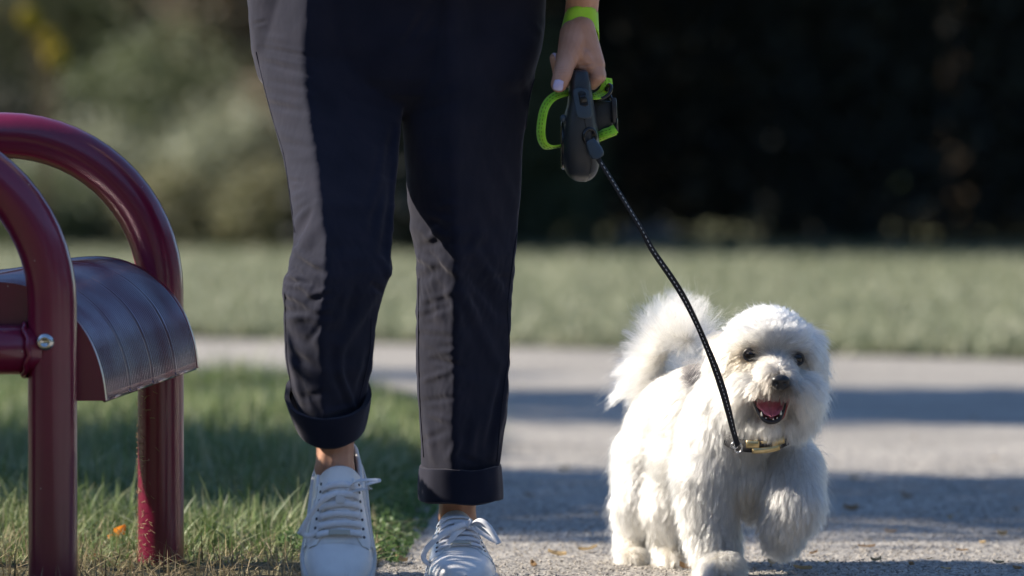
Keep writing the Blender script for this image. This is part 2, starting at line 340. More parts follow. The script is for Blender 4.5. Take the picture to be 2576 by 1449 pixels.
# seat profile measured from the right-hand edge: (distance left from leg axis, height)
prof = spline([(-.066, .305), (-.060, .345), (-.045, .388), (-.020, .425), (.020, .458), (.070, .475), (.13, .474), (.22, .458), (.32, .45), (.42, .458), (.50, .487)], 90)
L0, L1 = .045, np.linalg.norm(BF - BN) - .045
def seatp(u, k, d=0.0):
    """u along the bench, k index into the profile, d offset outwards"""
    a, z = prof[k]; t = prof[min(k + 1, len(prof) - 1)] - prof[max(k - 1, 0)]; t = t / np.linalg.norm(t)
    return BN + bax * u + bside * (a - t[1] * d) + np.array([0, 0, z + t[0] * d + (.026 * u / L1 - .004)])
npan = 4; gap = .010; pw = (L1 - L0 - gap * (npan - 1)) / npan
for p in range(npan):
    u0 = L0 + p * (pw + gap); m = MB()
    nr_ = 13; pitch = pw / nr_
    for i in range(nr_):                       # ribs bent over the curve, with bright narrow gaps between
        ua = u0 + i * pitch + pitch * .2; ub = u0 + (i + 1) * pitch - pitch * .2; uc = (ua + ub) / 2
        rings = [[seatp(ua, k, -.006), seatp(ua, k, -.001), seatp(ua + pitch * .12, k, .0026), seatp(uc, k, .0040), seatp(ub - pitch * .12, k, .0026), seatp(ub, k, -.001), seatp(ub, k, -.006)] for k in range(0, 90, 2)]
        m.loft(rings)
    for k in (8, 22, 34, 46, 60, 74, 88):      # bars welded under the ribs
        m.tube([seatp(u0, k, -.004), seatp(u0 + pw, k, -.004)], .0045, 6)
    pnl = m.build('seat_panel', M['seat'], bench); pnl['kind'] = 'stuff'
    e = MB()
    for uu in (u0 + .0025, u0 + pw - .0025):
        e.ribbon([seatp(uu, k, -.0005) for k in range(0, 90, 2)], [seatp(uu, k, .01) - seatp(uu, k, 0) for k in range(0, 90, 2)], .006, .008)
    lipp = [seatp(u, 0, -.001) for u in (u0, u0 + pw)]; e.tube(lipp, .0042, 8)
    e.build('panel_rim', M['seat'], pnl)
for uu in (L0 - .008, L1 + .006):               # end plates follow the curve and hang down
    m = MB(); top = [seatp(uu, k, .004) for k in range(0, 90, 2)]; bot = [np.array([q[0], q[1], max(.30 + .026 * uu / L1, q[2] - .13 if i > 8 else .30)]) for i, q in enumerate(top)]
    T = np.array(top); B = np.array(bot); h = bax * .004
    m.loft(np.stack([T - h, T + h, B + h, B - h], 1)); m.build('end_plate', M['maroon'], bench, smooth=False)
for f, tt, y0 in ((BN, -1, 0), (BF, 1, 0)):
    c = f + bax * tt * (RT - .002) + np.array([.0, 0, .392])
    m = MB(); prof2 = [(0.0135, 0), (.0132, .002), (.0115, .0048), (.008, .0065), (.0055, .007), (.005, .0045), (.0005, .0045)]
    th = np.linspace(0, 2 * np.pi, 28, endpoint=False); side = bside; up = np.array([0, 0, 1.])
    m.loft([[c + bax * tt * z + (side * math.cos(a) + up * math.sin(a)) * r for a in th] for r, z in prof2]); m.build('bolt', M['steel'], bench)
for uu in (L0 + .12, L1 - .12):
    m = MB(); m.tube([BN + bax * uu + bside * t + np.array([0, 0, .405]) for t in (.03, HW - .14)], .016, 12); m.build('under_brace', M['maroon'], bench)
# dry clippings stuck to the sunny side of the far post
cv, cf = [], []
for i in range(420):
    a = math.pi + rng.normal(.15, .5); z = .30 * rng.random() ** 1.5 + .005; c = BF + np.array([(RT + .0008) * math.cos(a), (RT + .0008) * math.sin(a), z]); t_ = np.array([-math.sin(a), math.cos(a), 0]); q = rng.normal(0, .8); d = (t_ * math.cos(q) + np.array([0, 0, 1]) * math.sin(q)) * rng.uniform(.002, .0055); w = np.array([0, 0, .0005]); n_ = np.array([math.cos(a), math.sin(a), 0]) * rng.uniform(0, .0025)
    k = len(cv); cv += [c - d - w, c - d + w, c + d + w + n_, c + d - w + n_]; cf.append((k, k + 1, k + 2, k + 3))
link('stuck_clippings', fastmesh('stuck_clippings', cv, cf, M['straw'], False), None, bench)['kind'] = 'stuff'
# ================================================================== PERSON
def skin():
    m = mat('skin', (.47, .255, .175), .5, .4, Subsurface_Weight=.12, Subsurface_Scale=.008); m.node_tree.nodes['Principled BSDF'].inputs['Subsurface Radius'].default_value = (1, .35, .2)
    return varied(m, [(.46, .235, .15), (.53, .29, .20), (.58, .33, .24)], 28, 6, bump=.25, bscale=420, bdist=.0006)
M['skin'] = skin()
def cloth():
    m = mat('navy_cloth', (.03, .03, .042), .85, .12, Sheen_Weight=.15, Sheen_Roughness=.5)
    varied(m, [(.009, .011, .023), (.012, .014, .028), (.016, .017, .031)], 18, 8, bump=.18, bscale=1400, bdist=.0004)
    m.node_tree.nodes['Principled BSDF'].inputs['Sheen Tint'].default_value = (.9, .85, .9, 1); return m
M['cloth'] = cloth()
M['shirt'] = varied(mat('shirt_cloth', (.5, .5, .5), .85, .2), [(.42, .42, .43), (.5, .5, .5)], 30)
M['hair'] = varied(mat('hair', (.08, .045, .025), .45, .5), [(.05, .03, .015), (.12, .07, .04)], 60)
PO = (-.10, 8.74, 0)
person = empty('person', PO); tag(person, 'person walking in dark rolled-up trousers and white sneakers, holding the leash', 'person')

# ---- body: one skin mesh
b1 = MB()
AL = W(842, 1165, 8.512); AR = W(1150, 1290, 8.80)
HL = W(852, 60, 8.78); HR = W(1140, 60, 8.75); KL = W(850, 690, 8.52); KR = W(1165, 690, 8.75)
def leg(H, K, A, ft):
    b1.chain([H, .5 * (H + K) + np.array([0, .02, 0]), K], [.050, .042, .036]); b1.chain([K, K + .35 * (A - K) + np.array([0, .016, 0]), A + (K - A) * .35 + np.array([0, .008, 0]), A], [.036, .037, .029, .029])
    b1.cap(A, ft[0], .029, .028); b1.cap(A + np.array([0, .0, -.035]), ft[1], .022, .013); b1.cap(ft[0], ft[1], .02, .014)
    for sx in (-1, 1): b1.ell(A + np.array([sx * .0205, 0, -.008]), (.0105, .014, .015))
FL = (AL + np.array([0, .042, -.008]), np.array([AL[0], 8.468, .088])); FR = (AR + np.array([0, .03, -.05]), np.array([AR[0], 8.66, .030]))
leg(HL, KL, AL, FL); leg(HR, KR, AR, FR)
b1.ell((-.1, 8.76, .90), (.13, .085, .13)); b1.ell((-.1, 8.76, 1.12), (.12, .085, .17)); b1.ell((-.1, 8.76, 1.30), (.15, .09, .12))
b1.cap((-.1, 8.76, 1.38), (-.1, 8.74, 1.50), .048, .045)
legs = remeshed(b1, .004, 5)
b2 = MB()     # head with face, and the off-side arm
hc = np.array([-.1, 8.72, 1.585]); b2.ell(hc, (.072, .088, .092)); b2.ell(hc + [0, -.02, -.05], (.052, .06, .055)); b2.cap((-.1, 8.76, 1.38), hc + [0, .01, -.04], .046, .045)
b2.cap(hc + [0, -.086, .005], hc + [0, -.103, -.026], .008, .012)
for sx in (-1, 1):
    b2.ell(hc + [sx * .074, .012, -.008], (.010, .02, .030)); b2.ell(hc + [sx * .03, -.078, .03], (.022, .01, .008))
b2.ell(hc + [0, -.078, -.052], (.024, .012, .006)); b2.ell(hc + [0, -.076, -.063], (.02, .012, .006))
SL, EL_, WL = np.array([-.27, 8.77, 1.36]), np.array([-.335, 8.85, 1.10]), np.array([-.34, 8.80, .875])
b2.chain([(-.2, 8.76, 1.36), SL, EL_, WL], [.05, .045, .035, .024]); b2.cap(WL, WL + [.005, -.03, -.06], .024, .022)
for i in range(4): b2.chain([WL + [.0, -.06 + i * .018, -.06], WL + [.004, -.065 + i * .018, -.105], WL + [.02, -.06 + i * .018, -.13]], [.0095, .0085, .0072])
b2.chain([WL + [.01, -.04, -.03], WL + [.015, -.065, -.065], WL + [.02, -.07, -.09]], [.012, .010, .008])
head = remeshed(b2, .003, 3)
Y0 = 8.69
def H_(x, y, dy=0): return W(x, y, Y0 + dy)
h = MB()
# forearm and wrist (a little flattened)
SR, ER = np.array([.07, 8.78, 1.36]), W(1478, -420, 8.74)
h.chain([(0., 8.76, 1.36), SR, ER], [.05, .045, .036]); h.chain([ER, W(1470, -120, 8.66), H_(1465, 5, .03)], [.037, .033, .0255]); h.chain([H_(1465, 5, .03), H_(1459, 70, .03)], [.0255, .0255])
h.chain([H_(1465, 5, .045), H_(1460, 70, .045)], [.0235, .0245])
kn = [H_(1497, 160, .002), H_(1500, 163, .022), H_(1499, 160, .043), H_(1494, 150, .062)]
for i, k in enumerate(kn):
    h.cap(H_(1462, 72, .014 + i * .012), k, .0215, .0140)
    h.cap(H_(1448, 80, .014 + i * .012), H_(1478, 154, .004 + i * .019), .020, .013)
for i, k in enumerate(kn):
    dy = .000 + i * .0195; e = -4 * (i == 0)
    pip = H_(1508 + e, 198 - 5 * i, dy - .002); dip = H_(1462, 216 - 4 * i, dy + .012); mid = H_(1490, 214 - 4 * i, dy + .004); t0 = H_(1408, 196 - 8 * i, dy + .012); t1 = H_(1396, 146 - 2 * i + (6 if i else 0), dy + .006)
    if i == 0: pip = H_(1504, 192, -.004); mid = H_(1489, 208, .004)
    r = [.0105, .0103, .0102, .0090][i]
    h.chain([k, pip], [.0118, r + .0004]); h.chain([pip, mid, dip], [r + .0004, r, r - .0006]); h.chain([dip, t0, t1], [r - .0006, r - .001, r - .0022])
# web between thumb and index finger
h.cap(H_(1452, 128, -.004), H_(1482, 162, .0), .0135, .010); h.cap(H_(1470, 140, -.002), H_(1500, 178, -.002), .013, .0105); h.cap(H_(1448, 150, .02), H_(1495, 176, .02), .016, .014); h.cap(H_(1440, 150, .0), H_(1480, 172, .004), .0125, .012)
# thumb: thenar, proximal, knuckle, tip
h.chain([H_(1446, 86, .012), H_(1434, 128, -.008), H_(1421, 166, -.026)], [.0235, .0195, .0150]); h.chain([H_(1421, 166, -.026), H_(1415, 188, -.034), H_(1406, 212, -.040)], [.0150, .0146, .0128])
hand = remeshed(h, .0016, 4, .5)
me = bpy.data.meshes.new('body'); bm = bmesh.new()
for q in (legs, head, hand): bm.from_mesh(q)
bm.to_mesh(me); bm.free(); me.shade_smooth()
V = verts(me); N_ = normals(me); px = PX_ = np.array([0])
f = (V - np.array([0, 0, CAMH])) @ CF; vx = 1288 + FPX * ((V - np.array([0, 0, CAMH])) @ CR) / f; vy = 724.5 - FPX * ((V - np.array([0, 0, CAMH])) @ CU) / f
def strokes(V, N_, vx, vy, L, front=True):
    D = np.zeros(len(V)); fr = sstep(-.05, -.45, N_[:, 1]) if front else 1
    for x0, y0, x1, y1, w, a in L:
        dx, dy = x1 - x0, y1 - y0; l2 = dx * dx + dy * dy; t = np.clip(((vx - x0) * dx + (vy - y0) * dy) / l2, 0, 1)
        d = np.hypot(vx - x0 - t * dx, vy - y0 - t * dy); taper = 1 - .65 * np.abs(2 * t - 1) ** 2
        side = ((vx - x0) * dy - (vy - y0) * dx) / math.sqrt(l2)
        D += a * .00115 * taper * (np.exp(-(d / w) ** 2) - .45 * np.exp(-((d - 1.5 * w) / w) ** 2)) * fr
    D = .0042 * np.tanh(D / .0042)
    return V + N_ * D[:, None]
hl = [(1400, 178, 1432, 176, 2.2, -.6), (1402, 184, 1430, 183, 2, -.55), (1404, 172, 1428, 170, 2, -.45), (1455, 168, 1492, 160, 3, -.9), (1470, 180, 1500, 172, 2.5, -.6),
      (1488, 190, 1515, 196, 2.3, -.6), (1480, 132, 1494, 160, 5, .8), (1462, 120, 1470, 150, 5, -.5), (1436, 128, 1452, 172, 4, -.8), (1440, 96, 1470, 150, 5, .5)]
sel = (vx > 1380) & (vy < 240) & (vy > 60)
V2 = strokes(V, N_, vx, vy, hl); V = np.where(sel[:, None], V2, V)
al = [(1118, 1268, 1112, 1308, 7, 1.3), (1140, 1262, 1146, 1305, 5, -1.1), (1160, 1262, 1164, 1305, 6, 1.0), (815, 1120, 812, 1185, 9, 1.5), (850, 1120, 850, 1185, 9, -1.2), (873, 1120, 874, 1170, 6, 1.2)]
sel = (vy > 1100); V2 = strokes(V, N_, vx, vy, al); V = np.where(sel[:, None], V2, V); setverts(me, V)
body = link('body', me, M['skin'], person)
M['nail'] = mat('lilac_nail', (.60, .52, .74), .18, .6, Coat_Weight=.6)
def nail(c, n, up, w, l):
    n = nrm(n); up = nrm(up - n * np.dot(up, n)); s = np.cross(up, n); m = MB(); rows = []
    for v in np.linspace(-1, 1, 12):
        row = []
        for u in np.linspace(-1, 1, 9):
            ww = w * (1 - .25 * abs(v) ** 5) * (.92 if v > 0 else 1) * (1 if abs(v) < .8 else math.sqrt(max(0.05, 1 - ((abs(v) - .8) / .22) ** 2)))
            row.append(np.asarray(c) + s * u * ww + up * v * l - n * (.0016 * (u * u) + .0009 * v * v) * (w / .006))
        rows.append(row)
    m.grid(rows); o = m.build('fingernail', M['nail'], body); sd = o.modifiers.new('s', 'SOLIDIFY'); sd.thickness = .0008; sd.offset = 0
nail(W(1404, 214, Y0 - .040 - .0127), (-.12, -1, .05), (.18, 0, 1), .0078, .0085)
nail(W(1391, 143, Y0 + .001), (-.9, -.75, .1), (.1, 0, 1), .0050, .0062); nail(W(1393, 166, Y0 + .017), (-.9, -.7, 0), (.1, 0, 1), .0052, .0070)
# hair (above the picture)
m = MB(); m.ell(hc + [0, .018, .018], (.082, .088, .088)); m.chain([hc + [0, .09, .03], hc + [0, .13, -.02], hc + [0, .13, -.14]], [.03, .028, .012]); m.build('hair', M['hair'], person)
# shirt (above the picture)
m = MB(); rg = []
for z, rx, ry in ((.942, .238, .165), (.955, .240, .168), (1.03, .215, .15), (1.12, .165, .12), (1.25, .175, .12), (1.36, .17, .10), (1.405, .09, .07), (1.42, .062, .055)):
    th = np.linspace(0, 2 * np.pi, 40, endpoint=False); rg.append(np.stack([-.1 + rx * np.cos(th), 8.76 + ry * np.sin(th), np.full(40, z)], -1))
m.loft(rg, False); m.chain([(-.2, 8.76, 1.35), SL, .55 * SL + .45 * EL_], [.065, .058, .055]); m.chain([(0, 8.76, 1.35), SR, .45 * SR + .55 * ER], [.065, .058, .05]); m.build('shirt', M['shirt'], person)

# ---- trousers
Ly = [-100, 0, 150, 200, 270, 340, 430, 520, 600, 640, 680, 700, 720, 800, 900, 960, 1010, 1060]
Lxl = [660, 650, 650, 658, 676, 694, 718, 735, 738, 728, 722, 712, 710, 712, 716, 726, 742, 758]
Lxr = [1010, 1025, 1030, 1022, 1013, 1008, 1002, 993, 985, 985, 988, 985, 972, 950, 941, 933, 925, 918]
LY = [8.75, 8.745, 8.735, 8.72, 8.70, 8.67, 8.625, 8.575, 8.54, 8.525, 8.515, 8.51, 8.51, 8.51, 8.515, 8.52, 8.525, 8.53]
Ry = [-100, 0, 150, 200, 290, 350, 400, 500, 600, 650, 750, 900, 1000, 1100, 1200, 1235]
Rxl = [985, 985, 985, 995, 1012, 1017, 1019, 1026, 1036, 1048, 1047, 1047, 1050, 1056, 1062, 1064]
Rxr = [1335, 1350, 1354, 1348, 1328, 1318, 1313, 1310, 1303, 1295, 1289, 1284, 1278, 1265, 1256, 1252]
RY = [8.75, 8.75, 8.75, 8.75, 8.75, 8.75, 8.75, 8.75, 8.75, 8.75, 8.76, 8.77, 8.775, 8.78, 8.79, 8.79]
th = np.linspace(0, 2 * np.pi, 72, endpoint=False)
def sring(cx, y, Yc, hw, d, tilt=0, p=2.25, fz=0, crease=None):
    """superellipse ring; cx, hw measured in the photograph, d depth radius in metres"""
    c = W(cx, y, Yc); rx = hw * Yc / FPX; k = 2 / p
    X = rx * np.sign(np.cos(th)) * np.abs(np.cos(th)) ** k; Yv = d * np.sign(np.sin(th)) * np.abs(np.sin(th)) ** k
    if crease is not None:      # pressed front crease: two nearly flat faces meeting in a ridge
        u = X / rx; tent = np.where(u < crease, ((u + 1) / (crease + 1)).clip(0, 1) ** .62, ((1 - u) / (1 - crease)).clip(0, 1) ** .88)
        Yv = np.where(np.sin(th) < 0, -d * 1.12 * tent, Yv)
    return np.stack([c[0] + X, c[1] + Yv, c[2] + tilt * Yv], -1)
def legloft(ys, xl, xr, YY, dd, tl, y0, y1, n, cr):
    return [sring(.5 * (ip(y, ys, xl) + ip(y, ys, xr)), y, ip(y, ys, YY), .5 * (ip(y, ys, xr) - ip(y, ys, xl)), ip(y, *dd), ip(y, *tl), crease=ip(y, *cr)) for y in np.linspace(y0, y1, n)]
t = MB()
t.loft(legloft(Ly, Lxl, Lxr, LY, ([-100, 100, 400, 700, 1060], [.10, .10, .085, .068, .060]), ([600, 750, 1060], [0, .25, .55]), -100, 1045, 84, ([-100, 300, 500, 700, 1060], [-.28, -.38, -.42, -.2, -.1])))
t.loft(legloft(Ry, Rxl, Rxr, RY, ([-100, 150, 400, 700, 1235], [.10, .10, .090, .075, .064]), ([0, 1], [0, 0]), -100, 1225, 84, ([0, 1], [-.16, -.16])))
hips = [sring(.5 * (xl + xr), y, 8.765, .5 * (xr - xl), d, 0, 2.5) for y, xl, xr, d in ((-330, 700, 1290, .09), (-300, 690, 1300, .105), (-200, 655, 1335, .115), (-100, 628, 1362, .118), (0, 620, 1372, .115), (60, 626, 1372, .112), (130, 634, 1364, .108), (200, 652, 1345, .10), (240, 690, 1318, .085), (296, 800, 1230, .03))]
t.loft(hips)
tm = remeshed(t, .0030, 16)
V = verts(tm); N_ = normals(tm)
def proj(V):
    q = V - np.array([0, 0, CAMH]); f = q @ CF; return 1288 + FPX * (q @ CR) / f, 724.5 - FPX * (q @ CU) / f
vx, vy = proj(V)
folds = [(655, 118, 790, 145, 6, -1.8), (660, 140, 775, 165, 7, 1.6), (662, 158, 785, 190, 7, -1.7), (660, 200, 790, 225, 9, -1.3), (640, 60, 668, 54, 5, -1.6), (668, 90, 720, 100, 9, 1.0),
 (690, 290, 780, 300, 14, .9), (715, 400, 790, 396, 10, .8), (715, 452, 760, 458, 6, -1.5),
 (990, 320, 965, 440, 9, -2.4), (1002, 330, 990, 500, 7, 2.0), (975, 380, 940, 520, 12, 2.2), (985, 470, 960, 640, 9, -2.6), (992, 520, 976, 690, 7, 2.2), (955, 470, 930, 600, 10, -1.6),
 (785, 520, 735, 612, 10, -3.0), (800, 560, 745, 640, 14, 3.2), (728, 620, 800, 668, 9, 3.2), (745, 655, 815, 690, 8, -3.2), (722, 668, 748, 700, 7, 4.0), (712, 705, 775, 712, 7, -4.2), (735, 690, 790, 745, 10, 3.8), (775, 757, 835, 738, 8, -3.6), (718, 735, 775, 765, 9, 3.0),
 (718, 782, 835, 795, 9, -2.8), (722, 806, 830, 776, 12, 2.6), (773, 860, 812, 808, 9, -2.2), (730, 820, 800, 850, 15, 2.0),
 (940, 745, 858, 870, 15, 3.4), (858, 870, 852, 940, 12, 3.0), (852, 930, 890, 1022, 9, 3.4), (815, 1042, 890, 1022, 8, 2.6), (930, 880, 900, 1010, 9, -2.4), (733, 900, 760, 1010, 9, 2.2), (745, 935, 775, 1020, 8, -2.4), (905, 700, 870, 800, 14, -2.0), (790, 900, 820, 1010, 16, -1.6),
 (960, 650, 985, 700, 9, 3.0), (940, 720, 968, 735, 8, -3.0),
 (1040, 640, 1100, 668, 10, 2.8), (1062, 695, 1108, 678, 12, -2.2), (1108, 678, 1158, 722, 13, -2.4), (1100, 640, 1150, 690, 10, 3.2), (1078, 600, 1120, 560, 10, 2.2), (1085, 560, 1140, 590, 9, -1.8), (1100, 520, 1150, 510, 9, 1.4),
 (1105, 700, 1130, 800, 14, -2.6), (1075, 720, 1060, 820, 13, 2.4), (1150, 715, 1200, 800, 14, 2.6), (1198, 640, 1290, 770, 13, 3.2), (1180, 690, 1270, 800, 12, -2.8), (1210, 590, 1180, 640, 12, 2.0), (1170, 750, 1260, 930, 15, 2.2), (1230, 700, 1290, 700, 8, -1.8),
 (1085, 905, 1165, 922, 7, -2.0), (1085, 890, 1160, 880, 8, 1.6), (1060, 860, 1150, 900, 11, 1.4), (1280, 930, 1240, 1150, 9, 3.0), (1262, 960, 1225, 1120, 9, -2.6), (1130, 1150, 1160, 1110, 11, 2.2), (1160, 1150, 1200, 1162, 8, -2.0), (1200, 1060, 1180, 1150, 12, 2.0), (1075, 1060, 1090, 1160, 10, 1.6),
 (1340, 60, 1372, 95, 9, 1.6), (1320, 200, 1345, 290, 10, 1.4), (1180, 240, 1010, 300, 14, -1.2), (1150, 170, 1015, 275, 15, 1.3), (850, 230, 1005, 285, 15, -1.2), (1160, 40, 1030, 160, 18, 1.2), (1090, 0, 1010, 120, 10, -2.2), (1240, 380, 1300, 520, 16, 1.2), (1200, 500, 1260, 620, 16, -1.2),
 (650, 240, 760, 262, 9, 1.3), (672, 262, 770, 285, 8, -1.3), (690, 330, 775, 352, 12, 1.2), (705, 360, 785, 372, 9, -1.2), (725, 500, 775, 480, 10, 1.6), (735, 545, 790, 500, 8, -1.6), (1060, 560, 1100, 600, 9, -1.8), (1075, 540, 1148, 560, 8, 1.8), (1060, 620, 1140, 600, 9, -1.6),
 (1055, 760, 1140, 735, 9, 1.6), (1055, 800, 1130, 770, 8, -1.6), (1060, 840, 1150, 850, 9, -1.4), (1058, 960, 1140, 930, 8, 1.6), (1062, 1010, 1150, 1000, 8, -1.6), (1070, 1040, 1140, 1060, 9, 1.5), (1060, 1110, 1120, 1085, 9, -1.5), (730, 860, 790, 900, 12, 1.8), (735, 895, 800, 930, 10, -1.6), (760, 1000, 830, 985, 9, -1.6)]
V = strokes(V, N_, vx, vy, folds)
# small puckers of worn fabric
amp = .0004 + .0016 * np.exp(-(((vx - 1130) / 45) ** 2 + ((vy - 985) / 75) ** 2)) + .0011 * np.exp(-((vy - 720) / 110) ** 2)
nz = np.array([mnoise.noise(Vector((a * 55, b * 55, c * 34))) + .5 * mnoise.noise(Vector((a * 130, b * 130, c * 90))) for a, b, c in V])
big = np.array([mnoise.noise(Vector((a * 13, b * 13 + 7, c * 7))) for a, b, c in V])
wav = np.array([mnoise.noise(Vector((a * 9 + c * 6, b * 9, c * 48))) for a, b, c in V]); kn_ = np.exp(-((vy - 690) / 130) ** 2) + .7 * np.exp(-((vy - 980) / 120) ** 2)
V = V + N_ * (amp * nz + .0030 * big + (.0010 + .0022 * kn_) * wav)[:, None]; setverts(tm, V)
trous = link('trousers', tm, M['cloth'], person)
from mathutils.bvhtree import BVHTree
tb = BVHTree.FromPolygons([Vector(v) for v in V], [tuple(p.vertices) for p in tm.polygons])
def onto(bvh, x, y, lift=.0, back=0):
    o = Vector((0, 0, CAMH)); d = Vector(W(x, y, 9) - np.array(o)).normalized(); hit = bvh.ray_cast(o, d)
    return (np.array(hit[0] + hit[1] * lift) if hit[0] else None), (np.array(hit[1]) if hit[0] else None)
def surf_line(bvh, pts, n, lift):
    o = []
    for x, y in spline(pts, n):
        p, q = onto(bvh, x, y, lift)
        if p is not None: o.append(p)
    return o
for pts in ([(1306, 560), (1293, 632), (1282, 720), (1277, 780), (1281, 880), (1270, 960), (1258, 1060), (1250, 1160)], [(644, 130), (668, 230), (690, 310), (714, 390), (728, 480), (742, 585)],
            [(716, 735), (719, 830), (722, 900), (735, 985)], [(934, 800), (931, 880), (915, 960), (900, 1020)], [(1054, 700), (1053, 850), (1056, 1000), (1066, 1150)], [(1350, 180), (1333, 240), (1321, 330)]):
    L = surf_line(tb, pts, 60, .0002)
    if len(L) > 5: s_ = MB(); s_.tube(L, .0011, 6); s_.build('seam', M['cloth'], trous)
def cuff(cx0, y0, hw0, cx1, y1, hw1, Y0_, Y1_, d, tilt, wob=0, bulge=None):
    prof = [(0.0, -.006), (.015, 0), (.06, .0022), (.5, .0030), (.93, .0022), (.985, 0), (1.0, -.003), (.985, -.006), (.5, -.0065), (.1, -.007)]
    rings = []
    pts = []
    for k in range(len(prof)):
        a, o = prof[k]; pts.append((a, o))
    pts = spline(pts, 44)
    for a, o in pts:
        r = sring(cx0 + (cx1 - cx0) * a, y0 + (y1 - y0) * a, Y0_ + (Y1_ - Y0_) * a, hw0 + (hw1 - hw0) * a, d, tilt, 2.3)
        c = r.mean(0); q = nrm((r - c) * [1, 1, 0]); r = r + q * o
        for j in range(len(r)):
            nn = mnoise.noise(Vector((r[j][0] * 45, r[j][1] * 45, wob + a * .7))); n2 = mnoise.noise(Vector((r[j][0] * 26, r[j][1] * 26, wob + 9)))
            r[j] += q[j] * .0022 * nn; r[j][2] += .0028 * n2
        rings.append(r)
    m = MB(); m.grid(rings, cv=True); return m
cuff(825, 985, 107, 833, 1062, 84, 8.52, 8.535, .066, .55, 1).build('trouser_cuff', M['cloth'], person)
cuff(1158, 1170, 100, 1159, 1256, 103, 8.79, 8.79, .074, .03, 4).build('trouser_cuff', M['cloth'], person)

# ---- sneakers
def leather():
    m = mat('white_leather', (.72, .73, .76), .34, .5, Coat_Weight=.15, Coat_Roughness=.3)
    return varied(m, [(.74, .75, .77), (.86, .87, .88), (.90, .90, .91)], 26, 6, bump=.25, bscale=380, bdist=.0005)
M['leather'] = leather()
M['lace'] = varied(mat('white_lace', (.74, .75, .8), .8, .3), [(.74, .75, .79), (.84, .85, .88)], 120, 3, bump=.6, bscale=1500, bdist=.0004)
M['sole'] = varied(mat('white_rubber', (.66, .66, .66), .55, .4), [(.52, .51, .49), (.66, .66, .66), (.7, .7, .7)], 24, 6)
M['lining'] = varied(mat('lining', (.6, .61, .66), .85, .2), [(.52, .54, .6), (.6, .61, .66)], 60)
M['dark_hole'] = mat('eyelet_shade', (.09, .09, .1), .8, .2)
M['tab'] = mat('worn_tag', (.50, .50, .44), .45, .5)
SLEN = .268
ws = ([0, .02, .06, .12, .2, .3, .42, .55, .7, .84, .93, .975, 1], [.006, .024, .037, .047, .053, .0555, .051, .046, .043, .040, .034, .024, .004])
hs = ([0, .03, .08, .16, .26, .33, .40, .47, .54, .60, .66], [.030, .040, .049, .055, .060, .068, .080, .092, .103, .110, .114])
ZS = .024
def sh(s, t, off=0.0):
    def raw(s, t):
        w = np.interp(s, *ws) - .004; h_ = np.interp(s, *hs); a = t * np.pi / 2
        nar = 1 - .16 * sstep(.25, .6, s) * (math.cos(a) ** 1)
        y = w * nar * math.copysign(abs(math.sin(a)) ** .85, a); z = ZS - .006 + (h_ - ZS + .006) * max(0, math.cos(a)) ** .72
        return np.array([SLEN * (1 - s) - (1 - s) * 0, y, z])
    p = raw(s, t)
    if off:
        e = .01; du = raw(min(s + e, .66), t) - raw(max(s - e, 0), t); dv = raw(s, min(t + e, .999)) - raw(s, max(t - e, -.999)); n = nrm(np.cross(du, dv))
        if n[2] < 0 and abs(t) < .9: n = -n
        if abs(t) >= .9 and n[1] * t < 0: n = -n
        p = p + n * off
    return p
def patch(sv, tv, off, thick=.0018):
    top = [[sh(s, t, off) for t in tv(s)] for s in sv]; A = np.array(top)
    edge = np.array([[sh(s, t, off - thick) for t in tv(s)] for s in sv])
    m = MB(); m.grid(A)
    rim = [(i, 0) for i in range(len(A))] + [(len(A) - 1, j) for j in range(A.shape[1])] + [(i, A.shape[1] - 1) for i in range(len(A) - 1, -1, -1)] + [(0, j) for j in range(A.shape[1] - 1, -1, -1)]
    m.grid([[A[i, j] for i, j in rim], [edge[i, j] for i, j in rim]]); return m
def quarter(sg, mw):
    m = MB(); rings = []
    for s in np.linspace(.30, 1.0, 46):
        w = np.interp(s, *ws) - .002; rim = np.interp(s, [.30, .42, .52, .58, .64, .75, .88, .95, 1.0], [.045, .054, .068, .078, .078, .070, .066, .072, .078])
        row = []
        for v in np.linspace(0, 1, 14):
            z = ZS - .006 + (rim - ZS + .006) * v; ins = .22 * v ** 2 if s < .6 else .16 * v ** 1.6
            lean = 0 if s < .9 else (s - .9) * .05 * v
            # push the panel out where the foot's arch is steep
            y = w * (1 - ins) * (1 - .0 * v); row.append([SLEN * (1 - s) + lean, sg * y, z])
        # roll the padded collar inwards
        q = np.array(row[-1]); inn = np.array([0, -sg * .003, .0015]); row += [list(q + inn), list(q + inn * 2 + [0, 0, -.002]), list(q + np.array([0, -sg * .0075, -.008])), list(q + np.array([0, -sg * .007, -.028]))]
        rings.append(row)
    m.grid(rings); return m
